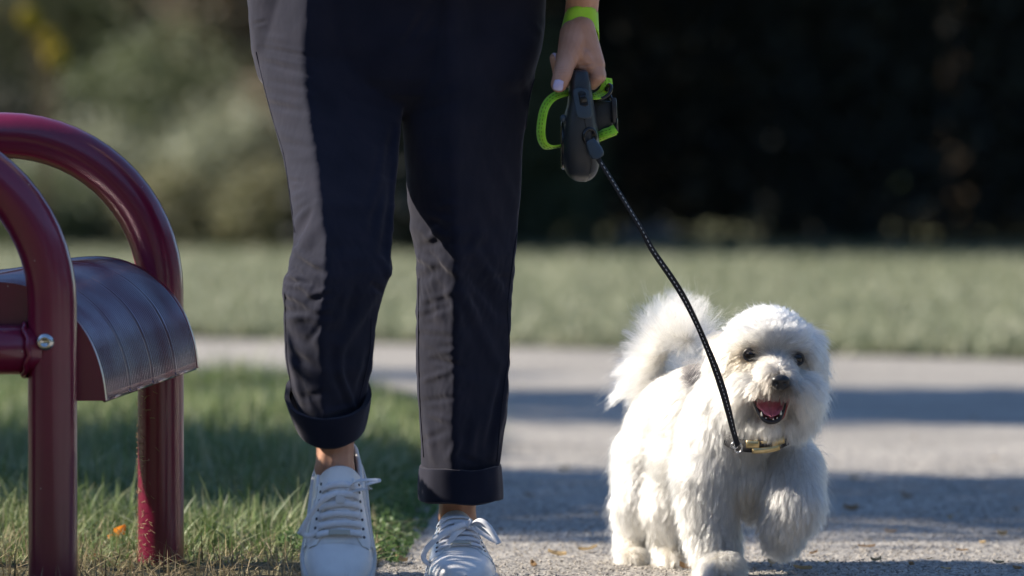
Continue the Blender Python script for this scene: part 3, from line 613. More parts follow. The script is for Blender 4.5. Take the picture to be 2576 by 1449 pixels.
def sneaker(place, yaw_bow=0):
    up = MB(); up.grid([[sh(s, t) for t in np.linspace(-1, 1, 41)] for s in np.concatenate([np.linspace(0, .1, 10), np.linspace(.12, .60, 36)])])
    def B(mb, name, mt, par, **k):
        mb.v = [place(v) for v in mb.v]; o = mb.build(name, M[mt], par, **k); return o
    shoe = B(up, 'sneaker', 'leather', person)
    for sg in (-1, 1): B(quarter(sg, 0), 'side_panel', 'leather', shoe)
    B(patch(np.linspace(.0, .262, 24), lambda s: np.linspace(-.93, .93, 31), .0016, .0022), 'toe_cap', 'leather', shoe)
    for sg in (-1, 1):
        inner = lambda s: ip(s, [.27, .30, .35, .6], [.42, .30, .27, .30]); outer = lambda s: ip(s, [.235, .28, .32, .45, .6], [.50, .66, .70, .66, .58])
        B(patch(np.linspace(.268, .605, 26), lambda s: sg * np.linspace(inner(s), outer(s), 9), .0030, .0026), 'eyestay', 'leather', shoe)
        B(patch(np.linspace(.285, .60, 24), lambda s: sg * np.linspace(outer(s) - .02, outer(s) + .01, 3), .0036, .0008), 'stitch_line', 'sole', shoe)
        sw = B(patch(np.linspace(.30, .56, 14), lambda s: sg * np.linspace(.76 - .2 * (s - .3), .90 - .1 * (s - .3), 4), .0028, .0016), 'side_stripe', 'leather', shoe)
    # tongue
    tg = MB(); rows = []
    for s in np.linspace(.27, .60, 20): rows.append([sh(s, t, .0008) for t in np.linspace(-1, 1, 13) * ip(s, [.27, .36, .60], [.33, .36, .56])])
    d = nrm(rows[-1][6] - rows[-3][6])
    for k in range(1, 7):
        a = k * .0024; curl = np.array([.0, 0, .0]) + np.array([.35, 0, .25]) * (a ** 2) * 8
        rows.append([q + d * a + curl + np.array([0, 0, 0]) for q in rows[19]])
    R0 = np.array(rows); R1 = R0 + np.array([-.004, 0, -.003]); tg.grid(R0); tg.grid(R1, flip=True); tg.grid([R0[-1], R1[-1]]); tg.grid([R0[:, 0], R1[:, 0]]); tg.grid([R0[:, -1], R1[:, -1]])
    B(tg, 'tongue', 'leather', shoe)
    rr = random.Random(3)
    S_ = [.318, .362, .408, .454, .500, .546, .590]
    for i, s in enumerate(S_):
        for sg in (-1, 1):
            hm = MB(); c = sh(s, sg * .46, .0033); n = nrm(sh(s, sg * .46, .006) - c); u = nrm(sh(s + .01, sg * .46) - sh(s, sg * .46)); v = np.cross(n, u)
            a = np.linspace(0, 2 * np.pi, 12, endpoint=False); hm.loft([[c + n * k + (u * math.cos(q) + v * math.sin(q)) * .0022 for q in a] for k in (-.001, .0006)]); B(hm, 'eyelet', 'dark_hole', shoe)
        if i < 6:
            lm = MB(); pts = []; sl = rr.uniform(.004, .012) * (1 if i % 2 else 1)
            for t in np.linspace(-.44, .44, 22):
                k = t / .44; off = .0052 + .0016 * math.sin(abs(k) * 3) - .004 * max(0, abs(k) - .82) / .18
                pts.append(sh(s + sl * k + .004 * (1 - k * k), t, off))
            nn = [nrm(sh(s, t, .01) - sh(s, t, .001)) for t in np.linspace(-.44, .44, 22)]
            lm.ribbon(pts, nn, .0090, .0015); B(lm, 'lace', 'lace', shoe)
            if i < 5:      # crossing under-laces
                for sg in (-1, 1):
                    lm = MB(); ts = np.linspace(-.34 * sg, .34 * sg, 16); ss = np.linspace(s, S_[i + 1], 16)
                    lm.ribbon([sh(a, t, .0026) for a, t in zip(ss, ts)], [nrm(sh(a, t, .01) - sh(a, t, .001)) for a, t in zip(ss, ts)], .0085, .0016); B(lm, 'under_lace', 'lace', shoe)
    tb_ = MB(); tb_.grid([[sh(s, t, .0078 - .002 * (abs(u) > .95)) for t, u in zip(np.linspace(-.15, .15, 9), np.linspace(-1, 1, 9))] for s in np.linspace(.304, .336, 6)]); o = B(tb_, 'lace_tag', 'tab', shoe)
    sd = o.modifiers.new('s', 'SOLIDIFY'); sd.thickness = .0015
    tb_ = MB(); tb_.grid([[sh(s, t, .0086) for t in np.linspace(-.06, .06, 7)] for s in np.linspace(.313, .327, 4)]); B(tb_, 'tag_emblem', 'dark_hole', shoe)
    tb_ = MB(); tb_.grid([[sh(s, t, .0085) for t in np.linspace(-.065, .065, 7)] for s in np.linspace(.462, .492, 4)]); o = B(tb_, 'tongue_loop', 'sole', shoe)
    so = MB(); rings = []
    for z, o in ((0, -.004), (.002, -.001), (.010, .0005), (.020, .001), (.026, 0), (.0275, -.002), (.026, -.007)):
        ring = []
        for s in np.concatenate([np.linspace(0, .1, 10), np.linspace(.13, .9, 26), np.linspace(.92, 1, 10)]): ring.append((SLEN * (1 - s) + (o + .002) * (1 if s < .5 else -1), np.interp(s, *ws) + .0015 + o, z))
        ring2 = [(x, -y, zz) for x, y, zz in ring[::-1]]; rings.append(ring + ring2)
    so.loft(rings); B(so, 'sole', 'sole', shoe)
    ins = MB(); ins.loft([[(SLEN * (1 - s), sg * (np.interp(s, *ws) - .007), z) for sg, sr in ((1, np.linspace(.45, .98, 14)), (-1, np.linspace(.98, .45, 14))) for s in sr] for z in (.026, .034)]); B(ins, 'insole', 'lining', shoe)
    return shoe
def placer(origin, yaw, pitch, roll=0, piv=(0, 0, 0), sc=1.0):
    Rm = np.array(Matrix.Rotation(yaw, 3, 'Z') @ Matrix.Rotation(pitch, 3, 'Y') @ Matrix.Rotation(roll, 3, 'X'))
    def f(v): return (np.asarray(v) * sc - np.array(piv)) @ Rm.T + np.array(origin)
    return f
TL = W(850, 1495, 8.42); TL[2] = .004
pl = placer(TL, -np.pi / 2 + .02, R_(47), R_(-2), (SLEN, 0, .010))
pr = placer((W(1172, 1400, 8.58)[0], 8.585, 0), -np.pi / 2 + .10, 0, 0, (SLEN, 0, 0), 1.0)
shoeL = sneaker(pl); shoeR = sneaker(pr)
def bow(shoe, spec):
    for pts, w, nr in spec:
        P_ = spline([W(*p) for p in pts], 40); m = MB(); m.ribbon(P_, nr, w * .92, .0014); m.build('lace_bow', M['lace'], shoe)
YB = 8.452
bow(shoeL, [([(935, 1212, 8.60)][:0] + [(880, 1228, YB + .004), (900, 1210, YB - .012), (955, 1208, YB - .018), (1010 - 85, 1218, YB - .020), (930, 1230, YB - .012), (905, 1232, YB - .004), (870, 1240, YB)], .0085, (.1, -.5, 1)),
            ([(866, 1236, YB), (835, 1245, YB - .012), (800, 1270, YB - .018), (772, 1310, YB - .020), (752, 1345, YB - .020)], .0085, (.35, -.9, .4)),
            ([(860, 1240, YB), (820, 1252, YB - .016), (785, 1290, YB - .020), (762, 1335, YB - .022), (775, 1348, YB - .020), (800, 1335, YB - .014), (825, 1290, YB - .008), (845, 1252, YB)], .0085, (.5, -1, .2))])
bow(shoeR, [([(1178, 1318, 8.70), (1150, 1325, 8.68), (1105, 1350, 8.67), (1070, 1385, 8.665), (1068, 1410, 8.66), (1090, 1420, 8.66), (1115, 1395, 8.665), (1140, 1350, 8.67), (1172, 1322, 8.70)], .0095, (.3, -.9, .5)),
            ([(1182, 1318, 8.70), (1205, 1308, 8.68), (1230, 1325, 8.67), (1255, 1368, 8.66)], .0095, (-.3, -.5, 1)),
            ([(1182, 1320, 8.70), (1210, 1318, 8.685), (1240, 1345, 8.67), (1250, 1362, 8.665), (1225, 1350, 8.67), (1190, 1325, 8.69)], .008, (-.3, -.7, .8))])
for sh_, c in ((shoeL, W(873, 1235, YB)), (shoeR, W(1178, 1318, 8.698))):
    m = MB(); m.ell(c, (.0058, .0055, .0058)); m.tube([c + np.array([.001 + .0055 * math.cos(a) * .3, .0057 * math.cos(a + 1.5), .0062 * math.sin(a + 1.5)]) for a in np.linspace(0, 6.3, 20)], .002, 6); m.build('lace_knot', M['lace'], sh_)

# ================================================================== LEASH
def neon():
    m = mat('neon_webbing', (.5, .95, .05), .6, .4, Sheen_Weight=.3)
    varied(m, [(.44, .90, .04), (.52, .95, .06), (.58, .98, .08)], 60, 4, bump=.7, bscale=900, bdist=.0006)
    out = m.node_tree.nodes['Material Output']; t = m.node_tree.nodes.new('ShaderNodeBsdfTranslucent'); t.inputs[0].default_value = (.55, .98, .06, 1); mx = m.node_tree.nodes.new('ShaderNodeMixShader'); mx.inputs[0].default_value = .25
    L = m.node_tree.links; L.new(m.node_tree.nodes['Principled BSDF'].outputs[0], mx.inputs[1]); L.new(t.outputs[0], mx.inputs[2]); L.new(mx.outputs[0], out.inputs[0]); return m
M['neon'] = neon()
M['plastic'] = varied(mat('black_plastic', (.022, .026, .032), .42, .5), [(.018, .022, .028), (.03, .034, .04)], 14, 5, bump=.2, bscale=700, bdist=.0004)
M['gloss'] = mat('gloss_black', (.012, .013, .016), .12, .5)
M['blueplastic'] = varied(mat('slate_plastic', (.035, .055, .08), .4, .5), [(.03, .05, .07), (.045, .065, .09)], 20)
M['ribbon'] = varied(mat('black_webbing', (.012, .012, .015), .7, .4), [(.009, .009, .012), (.018, .018, .022)], 90, 3, bump=.5, bscale=1200, bdist=.0004)
M['stitch'] = mat('white_thread', (.65, .65, .65), .7, .3); M['dkstitch'] = mat('dark_thread', (.07, .2, .02), .8, .2)
LDY = .09
def LW(x, y, Y): return W(x, y, Y + LDY)
leash = empty('retractable_leash', tuple(LW(1460, 350, 8.60))); tag(leash, 'black retractable dog leash with neon green strap held in the hand', 'leash')
m = MB(); rings = []
for y, xl, xr, yf, yb in [(176, 1446, 1474, 8.572, 8.60), (182, 1439, 1480, 8.566, 8.61), (200, 1433, 1485, 8.560, 8.62), (230, 1430, 1489, 8.556, 8.625), (262, 1427, 1494, 8.553, 8.64), (285, 1421, 1498, 8.551, 8.655), (310, 1416, 1502, 8.550, 8.665), (350, 1412, 1507, 8.550, 8.672), (390, 1413, 1509, 8.552, 8.668), (420, 1419, 1506, 8.558, 8.655), (440, 1428, 1498, 8.566, 8.64), (452, 1442, 1486, 8.580, 8.62), (457, 1455, 1474, 8.59, 8.61)]:
    Yc = (yf + yb) / 2; rings.append(sring((xl + xr) / 2, y, Yc + LDY, (xr - xl) / 2 * Yc / Yc, (yb - yf) / 2, 0, 3.0))
rings = np.array(rings); kk = np.linspace(0, len(rings) - 1, 60); rings = np.array([spline(rings[:, j], 60) for j in range(rings.shape[1])]).transpose(1, 0, 2)
m.loft(rings); hous = m.build('housing', M['plastic'], leash); hb = None
hm_ = hous.data; hb = BVHTree.FromPolygons([v.co[:] for v in hm_.vertices], [tuple(p.vertices) for p in hm_.polygons])
L = surf_line(hb, [(1466, 262), (1470, 300), (1476, 330)], 20, 0.0001); s_ = MB(); s_.tube(L, .0006, 5); s_.build('case_seam', M['gloss'], hous)
L = surf_line(hb, [(1487, 375), (1488, 410), (1480, 452)], 20, 0.0001); s_ = MB(); s_.tube(L, .0006, 5); s_.build('case_seam', M['gloss'], hous)
# grip that the fingers close round
m = MB(); m.tube([LW(1456, 196, 8.575), LW(1456, 196, 8.63), LW(1456, 200, 8.70), LW(1458, 250, 8.715), LW(1460, 320, 8.69), LW(1460, 340, 8.66)], .0115, 16); m.build('grip', M['plastic'], leash)
# side disc (left face)
m = MB(); c = LW(1414, 360, 8.61); th2 = np.linspace(0, 2 * np.pi, 40, endpoint=False)
for r0, xo, nm, mt in ((.040, .0002, 'side_ring', 'gloss'), (.034, -.0022, 'side_disc', 'plastic')):
    m = MB(); m.loft([[c + np.array([-xo - k, r * math.cos(a), r * math.sin(a)]) for a in th2] for k, r in ((-.004, r0), (.000, r0), (.0014, r0 - .002), (.0012, r0 - .006))]); m.build(nm, M[mt], leash)
m = MB(); m.ell(LW(1417, 298, 8.565), (.005, .004, .0062)); m.build('lock_button', M['blueplastic'], leash)
def surf_patch(bvh, outline_fn, nu, nv, lift):
    rows = []
    for v in np.linspace(0, 1, nv):
        row = []
        for u in np.linspace(-1, 1, nu):
            x, y = outline_fn(u, v); p, n = onto(bvh, x, y, lift); row.append(p)
        rows.append(row)
    m = MB(); m.grid(rows); return m
def slot(cx0, y0, cx1, y1, w):
    def f(u, v):
        e = math.sqrt(max(0, 1 - max(0, abs(2 * v - 1) - .72) ** 2 / .28 ** 2)); return cx0 + (cx1 - cx0) * v + u * w * max(.05, e), y0 + (y1 - y0) * v
    return f
for nm, a, lf, mt in (('button_plate', (1459, 222, 1470, 299, 18), .0012, 'blueplastic'), ('slot_recess', (1462, 230, 1469, 268, 9), .0017, 'gloss')):
    m = surf_patch(hb, slot(*a), 11, 22, lf); o = m.build(nm, M[mt], leash); sd = o.modifiers.new('s', 'SOLIDIFY'); sd.thickness = .0022
p, n = onto(hb, 1467, 250, .004); m = MB(); m.box(p, (.010, .009, .011), np.array(Matrix.Rotation(-.1, 3, 'Y'))); m.build('thumb_slider', M['gloss'], leash, bevel=.0015)
p, n = onto(hb, 1483, 343, .0); Q = np.array(Vector(n).to_track_quat('Z', 'Y').to_matrix()); m = MB()
m.loft([[p + Q @ np.array([r * math.cos(a), r * 1.15 * math.sin(a), z]) for a in th2] for r, z in ((.0125, -.001), (.0120, .003), (.0100, .0042), (.0078, .003), (.006, -.002))]); m.build('nozzle', M['gloss'], leash)
# connector block
c0, c1 = LW(1484, 352, 8.542), LW(1507, 398, 8.538); ax = nrm(c1 - c0); sd_ = np.cross(ax, [0, 1, 0]); m = MB()
m.loft([[c0 + ax * l + sd_ * w_ * math.copysign(abs(math.cos(a)) ** .6, math.cos(a)) + np.array([0, 1, 0]) * .0055 * math.copysign(abs(math.sin(a)) ** .6, math.sin(a)) for a in th2] for l, w_ in ((0, .003), (.001, .0065), (.006, .0088), (.018, .0112), (.026, .0105), (.030, .008), (.031, .004))]); m.build('cord_stopper', M['blueplastic'], leash)
# leash strap to the collar
lp = [(1500, 392, 8.63), (1524, 430, 8.632), (1570, 505, 8.64), (1612, 575, 8.65), (1642, 630, 8.66), (1690, 700, 8.675), (1722, 752, 8.69), (1752, 812, 8.71), (1778, 872, 8.73), (1800, 928, 8.755), (1819, 985, 8.775), (1834, 1040, 8.8), (1845, 1085, 8.818), (1856, 1122, 8.825)]
C = spline([W(*p) for p in lp], 240)
def twist(k):   # the webbing turns slowly along its length
    a = .25 + .75 * math.sin(k * 7.5 + .5) ; return a
T_ = nrm(np.gradient(C, axis=0)); side = nrm(np.cross(T_, [0, 1., 0])); fwd = np.cross(side, T_); NR = np.array([-(abs(math.cos(twist(k))) * np.array([0, 1., 0])) + math.sin(twist(k)) * .8 * s for k, s in zip(np.linspace(0, 1, 240), side)])
wd = ip(np.linspace(0, 1, 240), [0, .1, .45, .55, .8, 1], [.0088, .0098, .0100, .0095, .0125, .0125])
m = MB(); m.ribbon(C, NR, wd, .0020); m.build('strap', M['ribbon'], leash)
NRn = nrm(NR - T_ * (NR * T_).sum(-1, keepdims=True)); m = MB(); Lc = np.concatenate([[0], np.cumsum(np.linalg.norm(np.diff(C, axis=0), axis=1))]); pos = .012
while pos < Lc[-1] - .02:
    a = np.array([np.interp(pos, Lc, C[:, k]) for k in range(3)]); b = np.array([np.interp(pos + .0042, Lc, C[:, k]) for k in range(3)]); n = nrm(np.array([np.interp(pos, Lc, NRn[:, k]) for k in range(3)]))
    m.ribbon([a + n * .0013, (a + b) / 2 + n * .0014, b + n * .0013], n, .0011, .0005); pos += .0078
o = m.build('stitching', M['stitch'], leash); o['kind'] = 'stuff'
# neon strap: hanging loop on the left, tail on the right
def webbing(name, pts, nr, w, par=leash, n=50):
    P_ = spline([LW(*p) for p in pts], n); NN = spline(nr, n) if np.ndim(nr) == 2 else np.tile(nr, (n, 1)); m = MB(); m.ribbon(P_, NN, w, .0018); o = m.build(name, M['neon'], par)
    T = nrm(np.gradient(P_, axis=0)); NN = nrm(NN - T * (NN * T).sum(-1, keepdims=True)); B_ = np.cross(T, NN); Lc = np.concatenate([[0], np.cumsum(np.linalg.norm(np.diff(P_, axis=0), axis=1))]); s_ = MB()
    for sg in (-.16, .16):
        q = .003
        while q < Lc[-1] - .006:
            f_ = lambda A, q: np.array([np.interp(q, Lc, A[:, k]) for k in range(3)]); a, b, n_ = f_(P_, q), f_(P_, q + .0036), f_(NN, q); bb = f_(B_, q) * w * sg
            for s2 in (1, -1): s_.ribbon([a + bb + s2 * n_ * .0012, (a + b) / 2 + bb + s2 * n_ * .0013, b + bb + s2 * n_ * .0012], n_, .0008, .0004)
            q += .0062
    if s_.n: so_ = s_.build('strap_stitching', M['dkstitch'], o); so_['kind'] = 'stuff'
    return o
webbing('neon_strap', [(1440, 232, 8.60), (1410, 236, 8.585), (1385, 250, 8.575), (1369, 275, 8.570), (1362, 310, 8.568), (1361, 340, 8.570), (1368, 362, 8.575), (1385, 371, 8.58), (1425, 364, 8.60)],
        np.array([(-.1, -.55, 1), (-.3, -.8, .8), (-.7, -.8, .5), (-1, -.9, .2), (-1, -.9, 0), (-1, -.9, -.2), (-.7, -.7, -.6), (-.2, -.5, -1), (0, -.4, -1)]), .0195)
webbing('neon_strap', [(1526, 196, 8.63), (1527, 214, 8.625), (1520, 232, 8.62), (1500, 242, 8.60), (1480, 243, 8.60)], np.array([(.5, -1, .1), (.5, -1, .2), (.3, -.7, .8), (.1, -.5, 1), (.1, -.5, 1)]), .019)
webbing('neon_strap', [(1495, 345, 8.61), (1515, 336, 8.60), (1535, 330, 8.598), (1549, 324, 8.60)], np.array([(0, -.8, .8), (0, -.8, .7), (.1, -.7, .7), (.3, -.7, .7)]), .017)
webbing('neon_strap', [(1549, 330, 8.606), (1530, 338, 8.606), (1500, 350, 8.62)], np.array([(.2, -.8, -.5), (.2, -.8, -.5), (0, -.8, -.5)]), .014)
m = MB(); m.tube([LW(*p) for p in spline([(1489, 250, 8.60), (1515, 248, 8.598), (1532, 236, 8.60), (1537, 219, 8.605), (1531, 214, 8.615), (1525, 228, 8.62)], 24)], .0032, 8); m.build('slider_ring', M['gloss'], leash)
m = MB(); m.box(LW(1514, 293, 8.625), (.034, .022, .048), np.array(Matrix.Rotation(.06, 3, 'Y'))); m.build('bag_pouch', M['plastic'], leash, bevel=.003)
m = MB(); m.box(LW(1545, 278, 8.612), (.0085, .016, .039), np.array(Matrix.Rotation(-.05, 3, 'Y'))); m.build('clip', M['dark_metal'], leash, bevel=.002)
m = MB(); m.tube([LW(*p) for p in [(1535, 240, 8.61), (1540, 256, 8.608), (1550, 300, 8.606), (1552, 330, 8.606), (1545, 337, 8.606), (1505, 338, 8.61)]], .0022, 8); m.build('wire_frame', M['gloss'], leash)
# wristband
m = MB(); rings = []
for a in np.linspace(0, 1, 9):
    r = sring(1463 - 6 * a, 34 + 62 * a, 8.727, 42 + 8.5 * a, .034, -(.32 + .32 * a), 2.2)
    rings.append(r)
rings = np.array(rings); c = rings.mean(1, keepdims=True); q = nrm((rings - c) * [1, 1, 0]); inner = (rings - q * .0016)[::-1]; m.grid(np.concatenate([rings, inner]), cu=True, cv=True)
m.build('wristband', M['neon'], person)

# ================================================================== DOG
M['dog_skin'] = varied(mat('dog_coat', (.62, .58, .52), .9, .2), [(.55, .50, .44), (.66, .62, .56)], 50, 4)
M['dark_lip'] = mat('dark_lip', (.018, .016, .018), .35, .5); M['nose'] = varied(mat('wet_nose', (.012, .012, .014), .3, .5), [(.008, .008, .009), (.02, .02, .022)], 200, 3, bump=.5, bscale=900, bdist=.0005)
M['tongue'] = varied(mat('tongue', (.55, .13, .17), .38, .5, Subsurface_Weight=.1, Subsurface_Scale=.004), [(.46, .11, .17), (.56, .19, .26)], 120, 4, bump=.3, bscale=900, bdist=.0004)
M['gum'] = mat('gum', (.30, .045, .05), .4, .5); M['tooth'] = mat('tooth', (.75, .70, .6), .3, .5)
M['eye'] = mat('eye', (.006, .004, .004), .03, .5); M['iris'] = mat('iris', (.045, .022, .012), .3, .5)
DY = .12
def D_(x, y, Y): return W(x, y, Y + DY)
dog = empty('dog', (W(1800, 1449, 8.92 + DY)[0], 8.92 + DY, 0)); tag(dog, 'small fluffy white dog walking on a leash with its mouth open', 'dog')
b = MB()
b.ell(D_(1682, 1108, 9.06), (.068, .09, .082)); b.ell(D_(1715, 1050, 9.03), (.066, .09, .066)); b.ell(D_(1765, 1050, 8.97), (.078, .09, .080)); b.ell(D_(1760, 1130, 8.97), (.080, .09, .066))
b.ell(D_(1850, 1110, 8.87), (.088, .085, .090)); b.ell(D_(1945, 1165, 8.86), (.062, .06, .070)); b.ell(D_(1800, 1160, 8.87), (.060, .065, .075)); b.ell(D_(1885, 1190, 8.85), (.07, .06, .055))
b.ell(D_(1980, 1120, 8.87), (.028, .04, .05)); b.cap(D_(1850, 1060, 8.88), D_(1915, 950, 8.81), .078, .062)
# standing fore leg
b.chain([D_(1790, 1190, 8.84), D_(1785, 1300, 8.83), D_(1803, 1400, 8.82)], [.056, .038, .030]); b.cap(D_(1805, 1425, 8.82), D_(1818, 1432, 8.775), .027, .026)
for k in (-1, 0, 1): b.cap(D_(1815 + 16 * k, 1434, 8.78), D_(1818 + 20 * k, 1442, 8.757), .011, .010)
# raised fore leg
b.chain([D_(1980, 1175, 8.84), D_(1994, 1260, 8.80), D_(1978, 1300, 8.80)], [.050, .042, .034]); b.cap(D_(1978, 1300, 8.80), D_(1970, 1338, 8.82), .034, .024); [b.cap(D_(1970 + 14 * q, 1346, 8.80), D_(1968 + 18 * q, 1356, 8.80), .010, .009) for q in (-1, 0, 1)]
# hind legs: thigh, hock, shank, paw
b.chain([D_(1645, 1150, 9.06), D_(1618, 1240, 9.03), D_(1602, 1320, 9.12), D_(1598, 1395, 9.08)], [.062, .042, .026, .024]); b.cap(D_(1600, 1408, 9.09), D_(1592, 1414, 9.04), .022, .021)
b.chain([D_(1705, 1190, 9.03), D_(1690, 1270, 8.98), D_(1688, 1330, 9.04), D_(1694, 1385, 9.01)], [.060, .042, .028, .024]); b.cap(D_(1694, 1398, 9.02), D_(1698, 1404, 8.98), .023, .021)
# tail carried over the back
tailp = [D_(1640, 1000, 9.12), D_(1640, 930, 9.12), D_(1665, 865, 9.10), D_(1705, 835, 9.06), D_(1735, 850, 9.02)]
b.chain(tailp, [.028, .020, .017, .014, .010])
# head
HC = D_(1932, 888, 8.80)
b.ell(D_(1930, 893, 8.80), (.069, .072, .066)); b.ell(D_(1932, 858, 8.79), (.056, .062, .046)); b.ell(D_(1935, 1000, 8.79), (.066, .055, .038))
b.ell(D_(1900, 975, 8.745), (.030, .032, .024)); b.ell(D_(2000, 975, 8.750), (.028, .032, .024)); b.ell(D_(1862, 1000, 8.785), (.022, .032, .038)); b.ell(D_(2008, 1005, 8.785), (.024, .032, .034))
b.cap(D_(1948, 930, 8.745), D_(1960, 962, 8.690), .030, .0165); b.ell(D_(1928, 976, 8.712), (.0215, .026, .0125)); b.ell(D_(1988, 974, 8.715), (.018, .026, .014))
b.cap(D_(1935, 1066, 8.755), D_(1936, 1068, 8.722), .020, .0125); b.ell(D_(1935, 1065, 8.775), (.034, .032, .020)); b.ell(D_(1905, 1060, 8.77), (.020, .03, .02)); b.ell(D_(1965, 1058, 8.77), (.020, .03, .02))
b.ell(D_(1826, 940, 8.835), (.020, .030, .060)); b.ell(D_(2030, 915, 8.835), (.017, .030, .050))
dm = remeshed(b, .0038, 5, .5)
DV = verts(dm); DN = normals(dm)
# eye sockets pressed in
EY = [D_(1890, 893, 8.726), D_(2003, 903, 8.731)]
for e in EY:
    d = DV - e; r = np.linalg.norm(d[:, [0, 2]], axis=1); mk = (DV[:, 1] < 8.80); DV[:, 1] += mk * .0 * np.exp(-(r / .012) ** 2)
setverts(dm, DV)
dbody = link('body', dm, M['dog_skin'], dog)
dbv = BVHTree.FromPolygons([Vector(v) for v in DV], [tuple(p.vertices) for p in dm.polygons])
EYES = []
for x, y in ((1890, 893), (2003, 903)):
    p, n = onto(dbv, x, y, 0); EYES.append(p)
    c = p + np.array([0, .0022, 0]); m = MB(); m.ell(c, .0106, nu=28, nv=18); ey = m.build('eye', M['eye'], dog)
    m = MB(); m.tube([c + np.array([.0112 * math.cos(a), -.0045 + .0030 * math.cos(a) ** 2, .0092 * math.sin(a)]) for a in np.linspace(0, 2 * np.pi, 30)], .0024, 8, False); m.build('eyelid', M['dark_lip'], ey)
# nose
NC = D_(1963, 962, 8.665)
m = MB(); m.ell(NC, (.0150, .011, .0122)); m.ell(NC + [0, -.002, .003], (.0146, .0105, .0092)); m.ell(NC + [0, -.001, -.006], (.006, .008, .006)); nm = remeshed(m, .0009, 4)
v = verts(nm); nn = normals(nm)
for sx in (-1, 1):
    d = v - (NC + [sx * .0070, -.0085, -.0015]); v += nn * (-.0030 * np.exp(-((d[:, 0] / .0026) ** 2 + (d[:, 2] / .0022) ** 2)) * (nn[:, 1] < 0))[:, None]
v += nn * (-.0010 * np.exp(-((v[:, 0] - NC[0]) / .0008) ** 2) * (nn[:, 1] < -.2) * (v[:, 2] < NC[2]))[:, None]
setverts(nm, v); link('nose', nm, M['nose'], dog)
# open mouth
MO = [(1883, 992), (1900, 989), (1925, 993), (1950, 994), (1972, 986), (1980, 990), (1982, 1003), (1974, 1030), (1966, 1050), (1945, 1060), (1922, 1054), (1910, 1034), (1897, 1012)]
def mouth_ring(scale, dY, n=60):
    c = np.array([1935., 1022.]); P_ = np.array(MO, float); P_ = np.vstack([P_, P_[:1]]); q = spline(P_, n + 1)[:-1]; q = c + (q - c) * scale
    return [D_(x, y, 8.703 + dY + .010 * (abs(x - 1935) / 50) ** 1.5) for x, y in q]
m = MB(); m.grid([mouth_ring(1.13, .008), mouth_ring(1.07, 0), mouth_ring(.9, .006), mouth_ring(.8, .018), mouth_ring(.6, .034), mouth_ring(.3, .042), mouth_ring(.02, .044)], cv=True); mo = m.build('mouth', M['gum'], dog)
m = MB(); L = [D_(x, y, Y) for x, y, Y in spline([(1895, 1010, 8.705), (1907, 1036, 8.700), (1920, 1054, 8.696), (1940, 1062, 8.694), (1960, 1055, 8.696), (1970, 1036, 8.700), (1977, 1012, 8.706)], 40)]
m.tube(L, .0014 + .0022 * np.sin(np.linspace(0, np.pi, 40)), 10); m.build('lower_lip', M['dark_lip'], mo)
m = MB(); L = [D_(x, y, Y) for x, y, Y in spline([(1881, 990, 8.712), (1900, 986, 8.703), (1930, 990, 8.697), (1958, 992, 8.693), (1978, 986, 8.703)], 40)]
m.tube(L, .0018, 8); m.build('upper_lip', M['dark_lip'], mo)
# tongue
m = MB(); rows = []
for v in np.linspace(0, 1, 20):
    y = 997 + 51 * v; hw = ip(v, [0, .3, .55, .8, .95, 1], [31, 34, 35, 24, 13, 3]); Yc = 8.735 - .042 * v ** .7
    row = []
    for u in np.linspace(-1, 1, 17): row.append(D_(1938 + 3 * v + u * hw, y - 7 * v * (abs(u) > .55) * (abs(u) - .55) / .45 * 2.2 * (v < .8), Yc + .003 * u * u - .0 + .0035 * math.exp(-(u / .13) ** 2)))
    rows.append(row)
m.grid(rows); o = m.build('tongue', M['tongue'], mo); sd = o.modifiers.new('s', 'SOLIDIFY'); sd.thickness = .004; sd.offset = 1
def cone(x, y, Y, r, h, up, lean=0):
    c = D_(x, y, Y); m = MB(); m.loft([[c + np.array([k * math.cos(a) * r + lean * z, k * math.sin(a) * r, up * z * h]) for a in np.linspace(0, 2 * np.pi, 10, endpoint=False)] for z, k in ((0, 1), (.4, .85), (.8, .45), (1, .1))]); m.build('tooth', M['tooth'], mo)
cone(1917, 1047, 8.694, .0018, .0072, 1, -.001); cone(1964, 1044, 8.694, .0018, .0072, 1, .001)
for x, y in ((1927, 1053), (1946, 1056), (1955, 1053)): cone(x, y, 8.694, .0012, .0026, 1)
for x, y in ((1905, 991), (1918, 992), (1968, 990)): cone(x, y, 8.702, .0016, .005, -1)
# collar
def collar_pt(a, r=1.0, dz=0): 
    c = D_(1908, 1085, 8.805); return c + np.array([.0560 * r * math.cos(a), .0675 * r * math.sin(a), -.0120 * (-math.sin(a)) * 1.6 + .004 * math.cos(a) + dz])
m = MB(); A_ = np.linspace(0, 2 * np.pi, 90); P_ = [collar_pt(a) for a in A_]; m.ribbon(P_, [np.array([math.cos(a), math.sin(a), .1]) for a in A_], .0195, .003); col = m.build('collar', M['ribbon'], dog)
M['brass'] = varied(mat('brass', (.75, .55, .26), .28, .5, 1), [(.62, .45, .2), (.8, .62, .33)], 90)
bk = MB(); 
def arc_plate(name, x0, x1, dz, h, off, parent, mt='brass'):
    m = MB(); rows = []
    for a in np.linspace(x0, x1, 12):
        p = collar_pt(a); n = np.array([math.cos(a), math.sin(a), 0]); rows.append([p + n * (off + .0035 + e) + [0, 0, dz + z * h / 2] for z, e in ((-1, -.003), (-1, 0), (-.8, .0012), (.8, .0012), (1, 0), (1, -.003))])
    m.loft(rows); return m.build(name, M[mt], parent)
